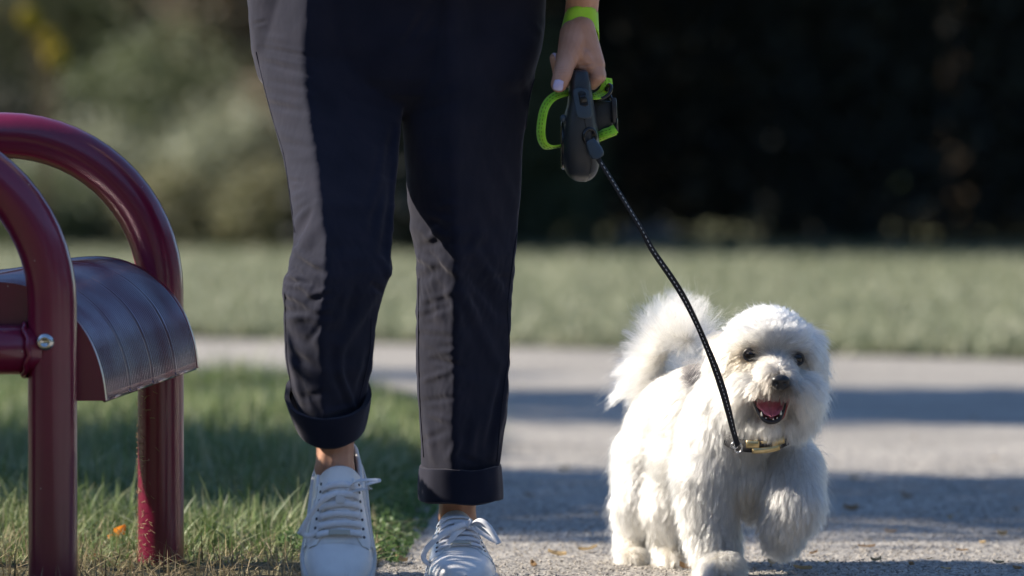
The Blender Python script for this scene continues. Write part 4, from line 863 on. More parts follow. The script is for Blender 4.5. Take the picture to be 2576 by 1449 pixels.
arc_plate('buckle', -1.93, -1.60, .0035, .0125, .0035, col); arc_plate('buckle', -1.28, -.93, .0035, .0125, .0035, col); arc_plate('buckle', -1.60, -1.28, .0045, .009, .0025, col, 'dark_metal'); arc_plate('buckle', -1.55, -1.33, .006, .004, .0045, col); arc_plate('buckle', -1.78, -1.06, -.0065, .0095, .0026, col)
dr = D_(1857, 1128, 8.725); 
for k, (rx, rz, dx, dz) in enumerate(((.0058, .0075, 0, .001), (.0048, .0048, -.006, .005))):
    m = MB(); m.tube([dr + np.array([dx + rx * math.cos(a), -.003 - .002 * math.sin(a) - .002 * k, dz + rz * math.sin(a)]) for a in np.linspace(0, 2 * np.pi, 26)], .0015, 8, False); m.build('lead_ring', M['steel'], col)

# ---- coat
def sample(V, F, n, wfun, r):
    a, b_, c = V[F[:, 0]], V[F[:, 1]], V[F[:, 2]]; cr = np.cross(b_ - a, c - a); ar = np.linalg.norm(cr, axis=1); cen = (a + b_ + c) / 3; w = ar * wfun(cen); cdf = np.cumsum(w) / w.sum()
    i = np.searchsorted(cdf, r.random(n)); u = r.random(n); v = r.random(n); s = u + v > 1; u[s] = 1 - u[s]; v[s] = 1 - v[s]
    P_ = a[i] + (b_[i] - a[i]) * u[:, None] + (c[i] - a[i]) * v[:, None]; return P_, i, u, v
dm.calc_loop_triangles(); F = np.empty(len(dm.loop_triangles) * 3, np.int32); dm.loop_triangles.foreach_get('vertices', F); F = F.reshape(-1, 3)
DN = normals(dm)
def gauss(P, c, s): return np.exp(-(((P - np.asarray(c)) / np.asarray(s)) ** 2).sum(-1))
NOSE = D_(1962, 965, 8.675); CH = D_(1935, 1040, 8.72)
def regions(P):
    x, y = proj(P); Y = P[:, 1]
    hd = sstep(.020, -.015, ((P[:, 2] - W(0, 1085, 8.92)[2]) * -1)) * sstep(9.02, 8.98, Y) * sstep(1775, 1800, x)
    hd = hd * np.where(y < 1095, 1, 0)
    tl = np.array([0.0] * len(P)); tp = np.array(tailp)
    dd = np.min(np.stack([np.linalg.norm(P - (tp[i] * (1 - t) + tp[i + 1] * t), axis=1) for i in range(4) for t in (0, .33, .66)] + [np.linalg.norm(P - tp[4], axis=1)]), axis=0)
    tl = (dd < .034) & (Y > 9.10) & (P[:, 2] > W(0, 985, 9.22)[2])
    return x, y, Y, hd, tl
def fur_dir(P, N_, r):
    x, y, Y, hd, tl = regions(P); n = len(P)
    down = np.array([0, 0, -1.]); back = np.array([-.42, .85, 0])
    z = P[:, 2]
    # trunk: combed back and down; legs: down
    lg = sstep(.17, .11, z)[:, None]
    flow = back * (1 - lg) * .8 + down * (.55 + .5 * lg) + np.array([0, -.25, 0]) * lg
    chest = (gauss(P, D_(1890, 1170, 8.80), (.08, .05, .07)))[:, None]; flow = flow * (1 - chest) + chest * np.array([0, -.15, -1.])
    # head: radiates from the bridge of the nose
    rad = P - (NOSE + np.array([0, .02, .012])); radf = rad.copy(); radf[:, 1] *= .5; radf = nrm(radf)
    up = sstep(905, 870, y)[:, None]; side = np.sign(x - 1945)[:, None]
    hf = radf + down * (1 - up) * .75 + up * (np.array([0, .5, .25]) + side * np.array([.35, 0, 0]) * (1 - np.exp(-((x - 1945) / 30) ** 2))[:, None])
    ear = ((np.abs(x - 1935) > 88) & (y > 830))[:, None]; hf = np.where(ear, radf * .4 + down * 1.1 + side * np.array([.25, 0, 0]), hf)
    beard = sstep(985, 1020, y)[:, None]; hf = hf * (1 - .6 * beard) + beard * np.array([0, -.08, -.9])
    flow = flow * (1 - hd[:, None]) + nrm(hf) * hd[:, None]
    tc = D_(1690, 905, 9.07); tf = nrm(P - tc) + np.array([-.1, 0, .5]); lft = sstep(1665, 1620, x)[:, None] * sstep(860, 930, y)[:, None]; tf = tf * (1 - lft) + lft * np.array([-.8, 0, -.15])
    flow = np.where(tl[:, None], tf * 1.3, flow)
    flow = flow - N_ * (flow * N_).sum(-1, keepdims=True) * .85
    lift = .38 + .25 * (1 - sstep(.05, .09, z)) ; lift = np.where(tl, .55, lift); lift = np.where((hd > .5) & (y < 850), .55, lift); lift = np.where((hd > .5) & (y >= 850), .28, lift)
    return nrm(nrm(flow) + N_ * lift[:, None] * 1.2), (x, y, Y, hd, tl)
def fur_len(P, reg):
    x, y, Y, hd, tl = reg; z = P[:, 2]
    L = np.full(len(P), .024); L = L * ip(z, [0, .04, .12, .2, .4], [.75, .95, 1.15, 1.0, .85])
    L = np.where(hd > .5, .034, L)
    face = gauss(P, D_(1948, 925, 8.72), (.040, .06, .022)); L *= 1 - .45 * face * (hd > .5)
    muz = gauss(P, D_(1958, 968, 8.695), (.024, .03, .013)); L *= 1 - .45 * muz; L *= 1 - .6 * gauss(P, D_(1930, 985, 8.70), (.034, .04, .008)) * (hd > .5)
    for e in EYES: L *= 1 - .75 * gauss(P, e, (.018, .03, .014))
    ch = (y > 1000) & (hd > .5); L = np.where(ch, .026, L); jaw = gauss(P, D_(1937, 1066, 8.72), (.024, .03, .012)); L *= 1 - .55 * jaw
    L = np.where((hd > .5) & (np.abs(x - 1940) > 60) & (y > 940) & (y < 1060), .036, L)
    L = np.where(tl, np.where(x < 1650, .052, .068), L); L = np.where((hd > .5) & (y < 840), .022, L)
    return L
def keep(P, reg):
    x, y, Y, hd, tl = reg; k = np.ones(len(P), bool)
    for e in EYES: k &= ~((((P[:, 0] - e[0]) / .0130) ** 2 + ((P[:, 2] - e[2]) / .0112) ** 2 < 1) & (Y < 8.91))
    k &= ~((((P - NC) / np.array([.0135, .02, .0100])) ** 2).sum(-1) < 1)
    from_c = np.array([[x_, y_] for x_, y_ in MO]); c = np.array([1935., 1024.])
    ang = np.arctan2(y - c[1], x - c[0]); A_ = np.arctan2(from_c[:, 1] - c[1], from_c[:, 0] - c[0]); R_m = np.hypot(*(from_c - c).T); o = np.argsort(A_); rr_ = np.interp(ang, A_[o], R_m[o], period=2 * np.pi)
    k &= ~((np.hypot(x - c[0], y - c[1]) < rr_ * 1.2) & (Y < 8.92) & (hd > .3))
    return k
def coat_color(P_, reg):
    x, y, Y, hd, tl = reg; col_ = np.tile(np.array([.585, .57, .535]), (len(P_), 1)); nzv = np.array([mnoise.noise(Vector(p * 16)) for p in P_])
    def tint(w, c): 
        nonlocal col_; w = np.clip(w, 0, 1)[:, None]; col_ = col_ * (1 - w) + np.array(c) * w
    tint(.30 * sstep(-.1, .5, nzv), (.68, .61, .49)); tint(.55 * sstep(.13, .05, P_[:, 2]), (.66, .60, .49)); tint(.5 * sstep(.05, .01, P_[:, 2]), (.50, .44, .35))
    for e, s_ in zip(EYES, (-1, 1)):
        tint(1.0 * gauss(P_, e + [s_ * .010, 0, -.008], (.030, .06, .016)), (.50, .38, .25)); tint(1.8 * gauss(P_, e + [-s_ * .004, 0, 0], (.0165, .04, .0110)), (.06, .05, .04))
    tint(.9 * gauss(P_, D_(1960, 925, 8.72), (.010, .04, .014)), (.36, .36, .38)); tint(1.5 * gauss(P_, NC + [-.005, 0, -.001], (.032, .06, .023)), (.035, .03, .03)); tint(.7 * gauss(P_, D_(1905, 1075, 8.76), (.02, .05, .012)), (.66, .55, .42))
    tint(1.3 * gauss(P_, D_(1900, 985, 8.70), (.020, .05, .007)), (.32, .20, .13)); tint(.4 * gauss(P_, D_(1937, 1000, 8.73), (.06, .05, .04)), (.70, .62, .48))
    tint(1.1 * gauss(P_, D_(1812, 850, 8.84), (.014, .06, .040)), (.58, .44, .28)); tint(.9 * gauss(P_, D_(1890, 1235, 8.80), (.035, .05, .022)), (.52, .40, .26))
    tint(2.2 * gauss(P_, D_(1752, 940, 8.93), (.014, .09, .022)), (.05, .045, .045)); tint(.25 * tl, (.52, .48, .42))  # dark nape mark: shade and collar in a fur gap, put into coat colour
    return col_
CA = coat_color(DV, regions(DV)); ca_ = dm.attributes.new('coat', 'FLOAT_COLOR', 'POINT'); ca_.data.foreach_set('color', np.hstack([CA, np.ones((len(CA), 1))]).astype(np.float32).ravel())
skn = M['dog_skin'].node_tree; at0 = skn.nodes.new('ShaderNodeAttribute'); at0.attribute_name = 'coat'; skn.links.new(at0.outputs['Color'], skn.nodes['Principled BSDF'].inputs['Base Color'])
FACE = D_(1940, 940, 8.74)
def facew(c): return 1 + 5.5 * np.exp(-(np.linalg.norm(c - FACE, axis=1) / .060) ** 4) + 1.0 * (c[:, 1] < 8.96)
def make_fur(name, n, ncl, r, rad0, lenk, curl, wfun=facew, clump=.6, fr=0.10, K=6, matname='fur'):
    P_, i, u, v = sample(DV, F, n, wfun, r); Nn = nrm(DN[F[i, 0]] * (1 - u - v)[:, None] + DN[F[i, 1]] * u[:, None] + DN[F[i, 2]] * v[:, None])
    D, reg = fur_dir(P_, Nn, r); k = keep(P_, reg) & (P_[:, 1] < 9.28); P_, Nn, D = P_[k], Nn[k], D[k]; reg = tuple(q[k] for q in reg); L = fur_len(P_, reg) * lenk; n = len(P_)
    # clumps
    ci = r.choice(n, ncl, replace=False); kd = kdtree.KDTree(ncl)
    for a, j in enumerate(ci): kd.insert(P_[j], a)
    kd.balance(); near = np.array([kd.find(p)[1] for p in P_]); cj = ci[near]
    cd = nrm(D + r.normal(0, .16, D.shape))[cj]; ph = r.random(ncl)[near] * 6.28; cl_ = (L * r.uniform(.8, 1.25, n))[cj]
    D2 = nrm(D + r.normal(0, fr, D.shape)); L = L * r.uniform(.7, 1.15, n)
    pts = np.empty((n, K, 3)); side = nrm(np.cross(cd, Nn[cj] + 1e-3)); tipc = P_[cj] + cd * cl_[:, None]
    droop = np.where(reg[4], .10, .22)[:, None]
    curly = np.where((P_[:, 2] < .12) | (reg[4]), 1.0, .35)[:, None] * curl
    for q in range(K):
        t = q / (K - 1); base = P_ + D2 * (L * t)[:, None] + np.array([0, 0, -1.]) * (L * t * t)[:, None] * droop + Nn * (L * .12 * math.sin(t * 3.14))[:, None]
        cc = P_[cj] + cd * (cl_ * t)[:, None] + np.array([0, 0, -1.]) * (cl_ * t * t)[:, None] * droop
        w = (clump * np.where((P_[:, 2] > .15) & (reg[3] < .5) & ~reg[4], .6, 1.0) * t ** 1.2)[:, None]; p = base * (1 - w) + cc * w
        p = p + side * (np.sin(ph + t * 6.5) - np.sin(ph))[:, None] * curly * t * .0032
        pts[:, q] = p
    hc_ = bpy.data.hair_curves.new(name); hc_.add_curves([K] * n); hc_.attributes['position'].data.foreach_set('vector', pts.astype(np.float32).ravel())
    t = np.linspace(0, 1, K); rd = (rad0 * (1 - .75 * t ** 1.5)); rad = (np.tile(rd, (n, 1)) * r.uniform(.7, 1.2, (n, 1))).astype(np.float32)
    at = hc_.attributes.get('radius') or hc_.attributes.new('radius', 'FLOAT', 'POINT'); at.data.foreach_set('value', rad.ravel())
    # coat colour: white with cream and grey parts
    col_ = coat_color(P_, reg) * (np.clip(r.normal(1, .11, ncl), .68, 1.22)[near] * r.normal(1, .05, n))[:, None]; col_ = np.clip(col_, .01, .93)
    a = hc_.attributes.new('coat', 'FLOAT_COLOR', 'CURVE'); a.data.foreach_set('color', np.hstack([col_, np.ones((n, 1))]).astype(np.float32).ravel())
    o = bpy.data.objects.new(name, hc_); COL.objects.link(o); o.parent = dog; o.matrix_parent_inverse = Matrix.Translation(dog.location).inverted(); hc_.materials.append(M[matname]); o['kind'] = 'stuff'; return o
fm = bpy.data.materials.new('fur'); fm.use_nodes = True; N_, L_ = fm.node_tree.nodes, fm.node_tree.links; N_.remove(N_['Principled BSDF'])
hb_ = N_.new('ShaderNodeBsdfHairPrincipled'); hb_.parametrization = 'COLOR'; at_ = N_.new('ShaderNodeAttribute'); at_.attribute_name = 'coat'; hb_.inputs['Roughness'].default_value = .38; hb_.inputs['Radial Roughness'].default_value = .55; hb_.inputs['Random Roughness'].default_value = .2
L_.new(at_.outputs['Color'], hb_.inputs['Color']); L_.new(hb_.outputs[0], N_['Material Output'].inputs[0]); M['fur'] = fm
rf = np.random.default_rng(5)
make_fur('fur', 230000, 12000, rf, .00019, 1.0, 1.0, clump=.66, fr=.11)
make_fur('undercoat', 90000, 12000, rf, .00030, .62, .6, clump=.3, fr=.3, K=4)
make_fur('stray_hair', 15000, 5000, rf, .00015, 1.4, 1.6, clump=.2, fr=.28)

# ================================================================== TREES, SHRUBS AND SMALL THINGS
def leafmesh(C_, size, r, flat=.0, fold=.25):
    """one folded diamond leaf per centre"""
    n = len(C_); a = r.normal(size=(n, 3)); a[:, 2] -= .3; a = nrm(a); b_ = nrm(np.cross(a, r.normal(size=(n, 3)))); c = np.cross(a, b_); s = (size * r.uniform(.6, 1.4, n))[:, None]
    V = np.stack([C_ - a * s * .5, C_ + b_ * s * .28 + c * s * fold * .3, C_ + a * s * .5, C_ - b_ * s * .28 + c * s * fold * .3], 1)
    o = (np.arange(n) * 4)[:, None]; return V.reshape(-1, 3), np.vstack([o + [0, 1, 2], o + [0, 2, 3]])
def cloud(blobs, n, size, r, shell=.55, clump=.18, per=14):
    """leaf clumps spread through overlapping lobes"""
    w = np.array([b[3] * b[4] * b[5] for b in blobs]) ** .8; k = r.choice(len(blobs), n // per, p=w / w.sum()); B = np.array(blobs)[k]
    d = nrm(r.normal(size=(len(k), 3))); rad = r.random(len(k)) ** (1 / 3) * (1 - shell) + shell * r.uniform(.75, 1.05, len(k)); cc = B[:, :3] + d * B[:, 3:6] * rad[:, None]
    P_ = np.repeat(cc, per, 0) + r.normal(size=(len(cc) * per, 3)) * clump; P_ = P_[P_[:, 2] > .02]; return leafmesh(P_, size, r)
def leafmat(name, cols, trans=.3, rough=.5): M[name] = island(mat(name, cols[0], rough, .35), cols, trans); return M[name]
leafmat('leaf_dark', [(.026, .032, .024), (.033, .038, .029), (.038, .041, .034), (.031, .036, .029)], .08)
leafmat('leaf_mid', [(.06, .10, .035), (.09, .13, .05), (.12, .15, .07), (.15, .15, .08)], .35)
leafmat('leaf_grey', [(.26, .28, .19), (.35, .37, .27), (.44, .46, .35), (.26, .28, .18)], .35)
leafmat('leaf_olive', [(.19, .20, .11), (.25, .25, .14), (.30, .28, .18), (.18, .18, .11)], .35)
leafmat('leaf_sage', [(.13, .16, .085), (.18, .21, .12), (.22, .25, .15), (.15, .18, .095)], .35)
leafmat('leaf_rust', [(.26, .20, .14), (.32, .26, .19), (.23, .19, .14), (.21, .20, .13)], .3)
leafmat('petal', [(.50, .39, .02), (.46, .35, .02), (.55, .44, .05)], .4)
M['bark'] = varied(mat('bark', (.12, .09, .07), .9, .2), [(.06, .045, .035), (.13, .10, .075), (.18, .15, .12)], 9, 6, bump=1, bscale=24, bdist=.03, stretch=(3, 3, .6))
M['twig'] = mat('twig', (.11, .08, .05), .85, .2)
rb = np.random.default_rng(99)
def tree(name, label, base, trunk_h, trunk_r, blobs, n, size, mt, group=None, clump=.18, lean=(0, 0)):
    t = empty(name, base); tag(t, label, 'tree', group); bx, by = base[0], base[1]; tm_ = MB()
    pts = spline([(bx, by, -.05), (bx + lean[0] * .4, by + lean[1] * .4, trunk_h * .4), (bx + lean[0], by + lean[1], trunk_h), (bx + lean[0] * 1.3, by + lean[1] * 1.3, trunk_h * 1.5)], 16)
    tm_.tube(pts, trunk_r * np.linspace(1.25, .45, 16) * (1 + .05 * np.sin(np.arange(16) * 1.7)), 14); tk = tm_.build('trunk', M['bark'], t)
    for b_ in blobs[:6]:
        q = MB(); s0 = pts[10]; e = np.array(b_[:3]); mid = (s0 + e) / 2 + np.array([0, 0, .15]); q.tube(spline([s0, mid, e], 10), np.linspace(trunk_r * .42, trunk_r * .1, 10), 8); q.build('limb', M['bark'], tk)
    V_, F_ = cloud(blobs, n, size, rb, clump=clump); c_ = link('crown', fastmesh('crown', V_, F_, M[mt], False), None, t); c_['kind'] = 'stuff'; return t
def shrub(name, label, base, blobs, n, size, mt, cat='shrub', group=None, clump=.07, stems=5):
    t = empty(name, base); tag(t, label, cat, group)
    for i in range(stems):
        b_ = blobs[i % len(blobs)]; q = MB(); s0 = np.array(base) + np.array([rb.normal(0, .04), rb.normal(0, .04), -.02]); e = np.array(b_[:3]) + rb.normal(0, .08, 3)
        q.tube(spline([s0, (s0 + e) / 2 + rb.normal(0, .04, 3), e], 8), np.linspace(.014, .004, 8), 6); q.build('stem', M['twig'], t)
    V_, F_ = cloud(blobs, n, size, rb, .35, clump); c_ = link('foliage', fastmesh('foliage', V_, F_, M[mt], False), None, t); c_['kind'] = 'stuff'; return t
# trees left of the camera: their crowns throw the bands of shade over the path and verge
tree('maple_tree', 'leafy tree left of the picture shading the far path', (-6.3, 15.2, 0), 2.9, .16, [(-6.95, 16.6, 4.0, .8, .35, .35), (-5.4, 15.0, 4.05, .9, .9, .6), (-4.3, 15.0, 4.0, 1.0, .85, .55), (-4.9, 15.0, 4.3, .9, .8, .5)], 15000, .085, 'leaf_mid', clump=.09)
tree('maple_tree', 'leafy tree left of the picture shading the near path', (-6.8, 12.4, 0), 2.9, .17, [(-7.7, 12.4, 4.1, 1.2, 1.1, .7), (-6.7, 11.8, 4.0, 1.2, 1.0, .7), (-5.3, 11.6, 3.95, 1.2, .95, .62), (-4.2, 11.5, 4.0, 1.0, .9, .55)], 19000, .085, 'leaf_mid', clump=.10)
shrub('bench_shrub', 'rounded green shrub left of the park bench', (-1.85, 8.56, 0), [(-1.85, 8.54, .45, .34, .34, .42), (-1.85, 8.52, .95, .34, .32, .40), (-1.75, 8.56, .8, .3, .3, .4)], 9000, .05, 'leaf_mid', clump=.05)  # unseen shrub, added to keep sun off the near hoop
# the wood beyond the lawn
for i, (x, y, hgt, rr_) in enumerate([(a_, b_ - 1.3 - .5 * max(a_, 0), c_, d_) for a_, b_, c_, d_ in ((2.6, 34.5, 3.0, .2), (-.1, 31.6, 2.6, .22), (1.7, 32.8, 2.8, .26), (3.3, 31.2, 2.6, .2), (4.9, 33.4, 3.0, .24), (.9, 36.5, 3.2, .25))]):
    lab = ['shadowed tree in the second row of the dark wood', 'dark tree at the edge of the wood above the two pale stones', 'dark tree in the middle of the shaded wood', 'dark tree at the right side of the wood', 'rightmost dark tree at the end of the wood', 'tree farthest back in the dark wood'][i]
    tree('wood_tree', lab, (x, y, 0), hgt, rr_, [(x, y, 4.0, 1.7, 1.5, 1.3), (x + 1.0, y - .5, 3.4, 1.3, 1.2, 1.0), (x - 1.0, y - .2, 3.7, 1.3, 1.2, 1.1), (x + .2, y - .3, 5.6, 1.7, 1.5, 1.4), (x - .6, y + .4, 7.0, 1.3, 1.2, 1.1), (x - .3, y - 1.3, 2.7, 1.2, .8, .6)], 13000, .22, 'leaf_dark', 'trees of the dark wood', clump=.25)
for i, (x, y) in enumerate(((-.62, 26.9), (-.72, 28.3), (-.60, 29.8))):  # added behind the legs to keep the sun off the undergrowth
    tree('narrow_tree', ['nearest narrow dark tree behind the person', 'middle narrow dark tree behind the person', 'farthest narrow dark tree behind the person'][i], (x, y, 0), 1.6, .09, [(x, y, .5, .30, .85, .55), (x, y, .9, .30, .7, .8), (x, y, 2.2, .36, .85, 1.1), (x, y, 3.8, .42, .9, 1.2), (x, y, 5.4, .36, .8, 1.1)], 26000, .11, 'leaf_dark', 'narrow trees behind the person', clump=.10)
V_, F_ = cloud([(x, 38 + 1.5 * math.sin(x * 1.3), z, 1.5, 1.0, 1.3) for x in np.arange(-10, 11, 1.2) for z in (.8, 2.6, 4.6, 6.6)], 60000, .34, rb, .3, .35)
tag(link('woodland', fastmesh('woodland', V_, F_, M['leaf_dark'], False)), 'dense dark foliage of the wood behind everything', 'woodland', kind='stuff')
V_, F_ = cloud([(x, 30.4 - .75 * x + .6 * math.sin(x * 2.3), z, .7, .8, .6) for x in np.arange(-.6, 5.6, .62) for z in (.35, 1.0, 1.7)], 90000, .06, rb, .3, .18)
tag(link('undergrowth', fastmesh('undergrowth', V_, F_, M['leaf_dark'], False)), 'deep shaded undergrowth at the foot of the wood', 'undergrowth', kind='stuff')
SH = [((-2.55, 29.6), .62, .70, 'leaf_dark', 'dark shrub at the far left edge behind the bench'), ((-2.05, 29.0), .40, .48, 'leaf_grey', 'grey green shrub behind the top of the bench hoop'), ((-1.75, 29.9), .62, .95, 'leaf_sage', 'tall mid green shrub behind the bench curve'),
      ((-1.38, 28.9), .34, .60, 'leaf_grey', 'palest silvery shrub left of the trousers'), ((-1.05, 29.5), .42, .82, 'leaf_rust', 'rusty brown shrub beside the left trouser leg'), ((-1.62, 28.5), .26, .30, 'leaf_olive', 'low olive shrub in front of the silvery one'),
      ((-2.35, 28.4), .30, .30, 'leaf_sage', 'low green shrub seen inside the bench hoop'), ((-1.15, 28.3), .24, .32, 'leaf_olive', 'low yellowish shrub at the lawn edge by the knee'), ((-.62, 29.2), .36, .7, 'leaf_sage', 'green shrub seen between the trouser legs'), ((-.25, 29.6), .4, .9, 'leaf_dark', 'dark shrub right behind the person'), ((.12, 29.3), .30, .95, 'leaf_sage', 'dim green shrub beside the hand')]
for i, ((x, y), rx, hz_, mt, lab) in enumerate(SH):
    y -= 1.0; shrub('shrub', lab, (x, y, 0), [(x, y, hz_ * .45, rx, .4, hz_ * .5), (x - rx * .4, y - .1, hz_ * .7, rx * .6, .3, hz_ * .35), (x + rx * .45, y + .1, hz_ * .62, rx * .6, .3, hz_ * .4), (x, y, hz_ * .95, rx * .5, .3, hz_ * .25)], 7000, .042, mt, group='shrubs along the far edge of the lawn')
SH2 = [((-3.0, 31.0), .7, 1.5, 'leaf_olive', 'tall olive bush at the upper left edge'), ((-2.2, 31.2), .6, 1.7, 'leaf_sage', 'tall green bush behind the yellow flowers'), ((-1.5, 31.0), .55, 1.5, 'leaf_rust', 'tall brownish bush at the top between hoop and trousers'), ((-1.0, 31.3), .5, 1.6, 'leaf_olive', 'tall dull bush beside the hip of the trousers')]
for i, ((x, y), rx, hz_, mt, lab) in enumerate(SH2):
    shrub('tall_bush', lab, (x, y, 0), [(x, y, hz_ * .45, rx, .5, hz_ * .5), (x - rx * .4, y - .1, hz_ * .8, rx * .6, .4, hz_ * .4), (x + rx * .45, y + .1, hz_ * .72, rx * .6, .4, hz_ * .4)], 9000, .05, mt, 'bush', 'tall bushes behind the shrubs')
# unseen trees added all round the park to block the low sky
V_, F_ = cloud([(20 * math.sin(a) * (1.0), 12 + 24 * math.cos(a), z, 2.2, 2.2, 1.9) for a in np.arange(R_(62), R_(300), R_(6)) for z in (1.6, 4.2, 6.8)], 42000, .5, rb, .5, .5)
tag(link('park_trees', fastmesh('park_trees', V_, F_, M['leaf_dark'], False)), 'belt of trees all round the park outside the picture', 'trees', kind='stuff')
# yellow flowers at the upper left
fp = empty('yellow_flower_plant', (-2.12, 25.5, 0)); tag(fp, 'tall plant with yellow blossoms at the upper left', 'flower plant')
for i, (x, y, rr_) in enumerate(((72, 42, .036), (88, 64, .026), (128, 92, .026), (141, 146, .040), (110, 116, .020), (152, 122, .022))):
    c = W(x, y, 25.5 + .05 * i); s_ = MB(); s_.tube(spline([(-2.12 + .01 * i, 25.5, 0), ((-2.12 + c[0]) / 2 + .02, 25.52, c[2] * .55), tuple(c)], 12), .004, 6); st = s_.build('stem', M['twig'], fp)
    f_ = MB()
    for k in range(9):
        a = k * 2 * np.pi / 9; d = np.array([math.cos(a), -.5, math.sin(a)]); f_.ell(c + d * rr_ * .8, (rr_ * .55, rr_ * .25, rr_ * .55), nu=8, nv=5)
    f_.ell(c + [0, -.01, 0], rr_ * .5, nu=10, nv=6); f_.build('blossom', M['petal'], st)
# pale stones in the shade at the lawn edge
M['stone'] = varied(mat('pale_stone', (.6, .56, .52), .85, .3), [(.17, .155, .15), (.22, .20, .19), (.26, .24, .22)], 14, 6, bump=.6, bscale=40, bdist=.01)
for (x, y, r0, r1, lab) in ((1334, 578, .085, .105, 'pale stone just right of the trouser leg'), (1588, 580, .085, .065, 'left pale stone of the pair behind the leash'), (1660, 578, .095, .075, 'right pale stone of the pair behind the leash')):
    c = W(x, y, 28.4); m = MB(); m.ell((0, 0, 0), (r0, r0 * .8, r1), nu=20, nv=14); me = m.mesh('stone'); v = verts(me); v *= np.array([1 + .16 * mnoise.noise(Vector(q * 12 + c)) for q in v])[:, None]; setverts(me, v); o = link('pale_stone', me, M['stone']); o.location = (c[0], c[1], r1 * .7); tag(o, lab, 'stone', 'pale stones at the lawn edge')
# branches among the dark trees; the pale tufts have sunlight put into their colour
for (x, y, n, s_, mt, lab) in ((2400, 40, 10, .10, 'leaf_grey', 'branch with a pale leaf tuft at the upper right'), (2490, 72, 8, .08, 'leaf_grey', 'smaller pale leaf tuft at the upper right corner'), (2410, 320, 46, .20, 'leaf_rust', 'dry brown branch in the dark wood on the right'), (1660, 170, 14, .2, 'leaf_rust', 'dry twig in the dark wood right of the wristband')):
    c = W(x, y, 28.8); t = empty('leafy_branch', tuple(c)); tag(t, lab, 'branch'); q = MB(); q.tube(spline([c + [.5, 1.6, 1.0], c + [.2, .7, .3], c], 12), np.linspace(.02, .004, 12), 6); q.build('twig', M['twig'], t)
    V_, F_ = leafmesh(c + rb.normal(size=(n, 3)) * s_ * [.5, .4, .8 if n > 20 else .6], .05, rb); o = link('leaf_tuft', fastmesh('leaf_tuft', V_, F_, M[mt], False), None, t); o['kind'] = 'stuff'
# clover at the corner of the verge
leafmat('clover', [(.06, .12, .04), (.10, .18, .06), (.16, .25, .10), (.12, .20, .07)], .35, .45)
n = 2600; Yc = 9.12 + 1.5 * rb.random(n) ** 1.2; Xc = verge_x(Yc) + .035 - .20 * rb.random(n) ** 1.1; hh = (.012 + .036 * rb.random(n)) * np.clip((verge_x(Yc) + .04 - Xc) / .05, .3, 1)
V_, F_ = leafmesh(np.stack([Xc, Yc, hh], -1), .012, rb, fold=.5); tag(link('clover', fastmesh('clover', V_, F_, M['clover'], False)), 'low clover creeping over the path edge between the shoes', 'clover', kind='stuff')
# tufts at the far corner of the verge
V, F = blades(1500, lambda r, Y: verge_x(Y) + .04 - .10 * r.random(len(Y)), dens(11.6, 13.4), lambda r, X, Y: .02 + .05 * r.random(len(Y)), .006, 1.0, 3, 41); tag(link('edge_grass', fastmesh('edge_grass', V, F, M['grass'])), 'ragged grass hanging over the path edge', 'grass', kind='stuff')
# pebbles and grit
def grit(n, xf, yf, s0, s1, r):
    Y = yf(r, n); X = xf(r, Y); s = s0 + (s1 - s0) * r.random(n) ** 3; B = np.array([(1, 0, 0), (-1, 0, 0), (0, 1, 0), (0, -1, 0), (0, 0, 1), (0, 0, -1.)])
    V_ = np.stack([X, Y, .0018 + s * .1], -1)[:, None] + B[None] * (s[:, None, None] * r.uniform(.35, .65, (n, 6, 1))) * np.array([1, 1, .55]); F0 = np.array([(0, 2, 4), (2, 1, 4), (1, 3, 4), (3, 0, 4), (2, 0, 5), (1, 2, 5), (3, 1, 5), (0, 3, 5)])
    return V_.reshape(-1, 3), (np.arange(n) * 6)[:, None, None] + F0[None]
V_, F_ = grit(26000, lambda r, Y: -.3 + 1.45 * r.random(len(Y)), lambda r, n: 8.6 + 2.6 * r.random(n) ** 1.3, .002, .0065, rb); F_ = F_.reshape(-1, 3)
M['grit'] = island(mat('grit', (.3, .28, .26), .85, .3), [(.16, .15, .14), (.30, .28, .26), (.42, .38, .33), (.55, .50, .44), (.24, .23, .23)])
tag(link('grit', fastmesh('grit', V_, F_, M['grit'], False)), 'loose grit lying on the near path', 'grit', kind='stuff')
# fallen leaves, one by one
def leaf_mesh(seed, L_, W_, curl):
    r = random.Random(seed); m = MB(); rows = []
    for v in np.linspace(0, 1, 8):
        w = W_ * math.sin(math.pi * v ** .85) ** .8 * (1 + .25 * math.sin(v * 17 + seed)); rows.append([((v - .5) * L_, u * w, curl * L_ * ((v - .5) ** 2 * 2 + .8 * u * u) + .002 + .0015 * r.random()) for u in np.linspace(-1, 1, 5)])
    m.grid(rows); return m.mesh('leaf')
M['leaf_orange'] = island(mat('leaf_orange', (.7, .25, .03), .55, .4), [(.75, .24, .02), (.80, .30, .04)], .4)
M['leaf_brown'] = island(mat('leaf_brown', (.3, .2, .1), .7, .3), [(.24, .15, .08), (.42, .28, .15)], .2); M['leaf_tan'] = island(mat('leaf_tan', (.5, .38, .2), .7, .3), [(.46, .33, .18), (.62, .48, .28)], .2)
lms = []
for k in range(7):
    me = leaf_mesh(k, .020 + .004 * k, .005 + .0009 * k, .15 + .08 * (k % 3)); me.materials.append(M['leaf_brown' if k % 2 else 'leaf_tan']); lms.append(me)
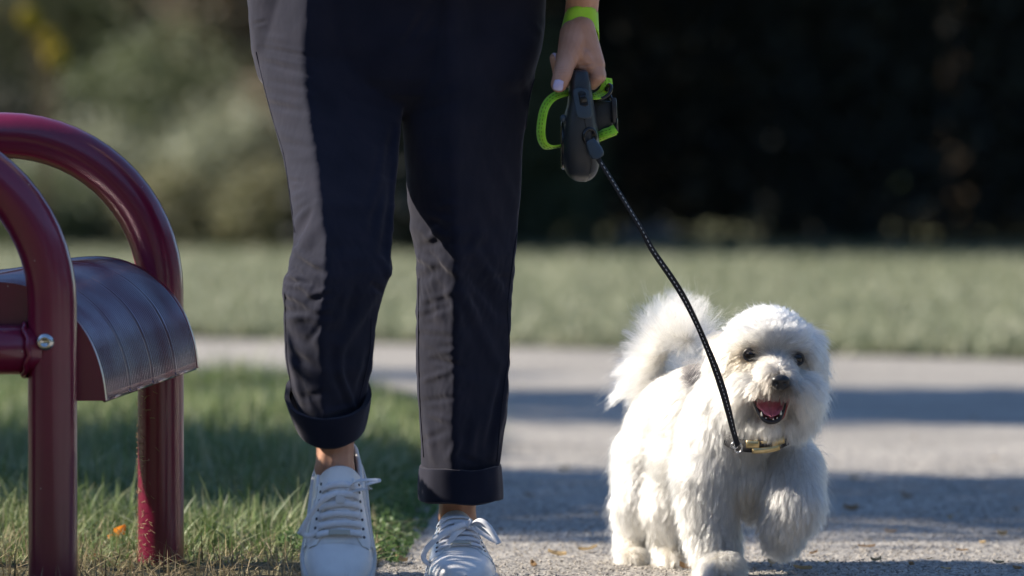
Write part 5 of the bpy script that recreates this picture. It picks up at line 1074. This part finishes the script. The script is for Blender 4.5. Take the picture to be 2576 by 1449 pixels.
spots = [(2340, 1414, 9.1), (2048, 1400, 0), (2205, 1418, 0), (2420, 1393, 0), (2512, 1424, 0), (2278, 1256, 0), (2150, 1210, 0), (2500, 1160, 0), (2555, 1290, 0), (2390, 1310, 0), (2240, 1345, 0), (2470, 1375, 0), (1735, 1440, 0), (1940, 1425, 0), (2080, 1425, 0), (2290, 1430, 0), (2520, 1355, 0), (2180, 1385, 0), (1400, 1405, 0), (1340, 1432, 0), (1480, 1392, 0), (1500, 1300, 0), (1330, 1255, 0), (1420, 1190, 0), (2300, 1105, 0), (2450, 1060, 0), (2140, 1290, 0), (2020, 1440, 0), (2380, 1440, 0), (2560, 1440, 0), (1010, 1420, 0), (1260, 1340, 0)]
ORD = ['first', 'second', 'third', 'fourth', 'fifth', 'sixth', 'seventh', 'eighth', 'ninth', 'tenth', 'eleventh', 'twelfth', 'thirteenth']
def zone(x, y):
    if x < 1540: return 'between shoe and dog' if x > 1200 else 'between the shoes'
    if x < 2100: return 'under the dog' if y > 1395 else 'beside raised paw'
    return 'nearest strip right of dog' if y > 1390 else ('shade right of dog' if y > 1195 else 'far path right of dog')
zones = {}
for x, y, _ in spots: zones.setdefault(zone(x, y), []).append(x)
for i, (x, y, _) in enumerate(spots):
    d = CF + CR * (x - 1288) / FPX + CU * (-(y - 724.5)) / FPX; k = CAMH / -d[2]; o = bpy.data.objects.new('fallen_leaf', lms[i % 7]); COL.objects.link(o); o.location = (d[0] * k, d[1] * k, .003); o.rotation_euler = (rb.normal(0, .15), rb.normal(0, .15), rb.random() * 6.28); sc_ = rb.uniform(.5, .9); o.scale = (sc_,) * 3
    z = zones[zone(x, y)]; tag(o, 'small %s leaf on the path, %s%s' % ('brown' if (i % 7) % 2 else 'tan', (ORD[sorted(z).index(x)] + ' from the left ') if len(z) > 1 else '', zone(x, y)), 'leaf', 'small brown leaves scattered on the path')
for i, (x, y, Yv, L_, W_, rx, rz, lab) in enumerate([(288, 1358, 9.35, .052, .016, 1.15, .9, 'bright orange leaf standing in the grass between the bench posts'), (232, 1416, 9.12, .030, .012, .6, .2, 'small orange leaf flat in the straw beside the near bench post'), (75, 1440, 9.0, .04, .014, .5, 1.2, 'orange brown leaf at the lower left corner'), (355, 1440, 8.98, .035, .012, .4, 2.0, 'dull leaf at the foot of the far bench post')]):
    me = leaf_mesh(20 + i, L_, W_, .25); me.materials.append(M['leaf_orange' if i < 2 else 'leaf_rust']); o = bpy.data.objects.new('orange_leaf', me); COL.objects.link(o); c = W(x, y, Yv); o.location = c; o.rotation_euler = (rx, -1.0 if i == 0 else -.3, rz); tag(o, lab, 'leaf')
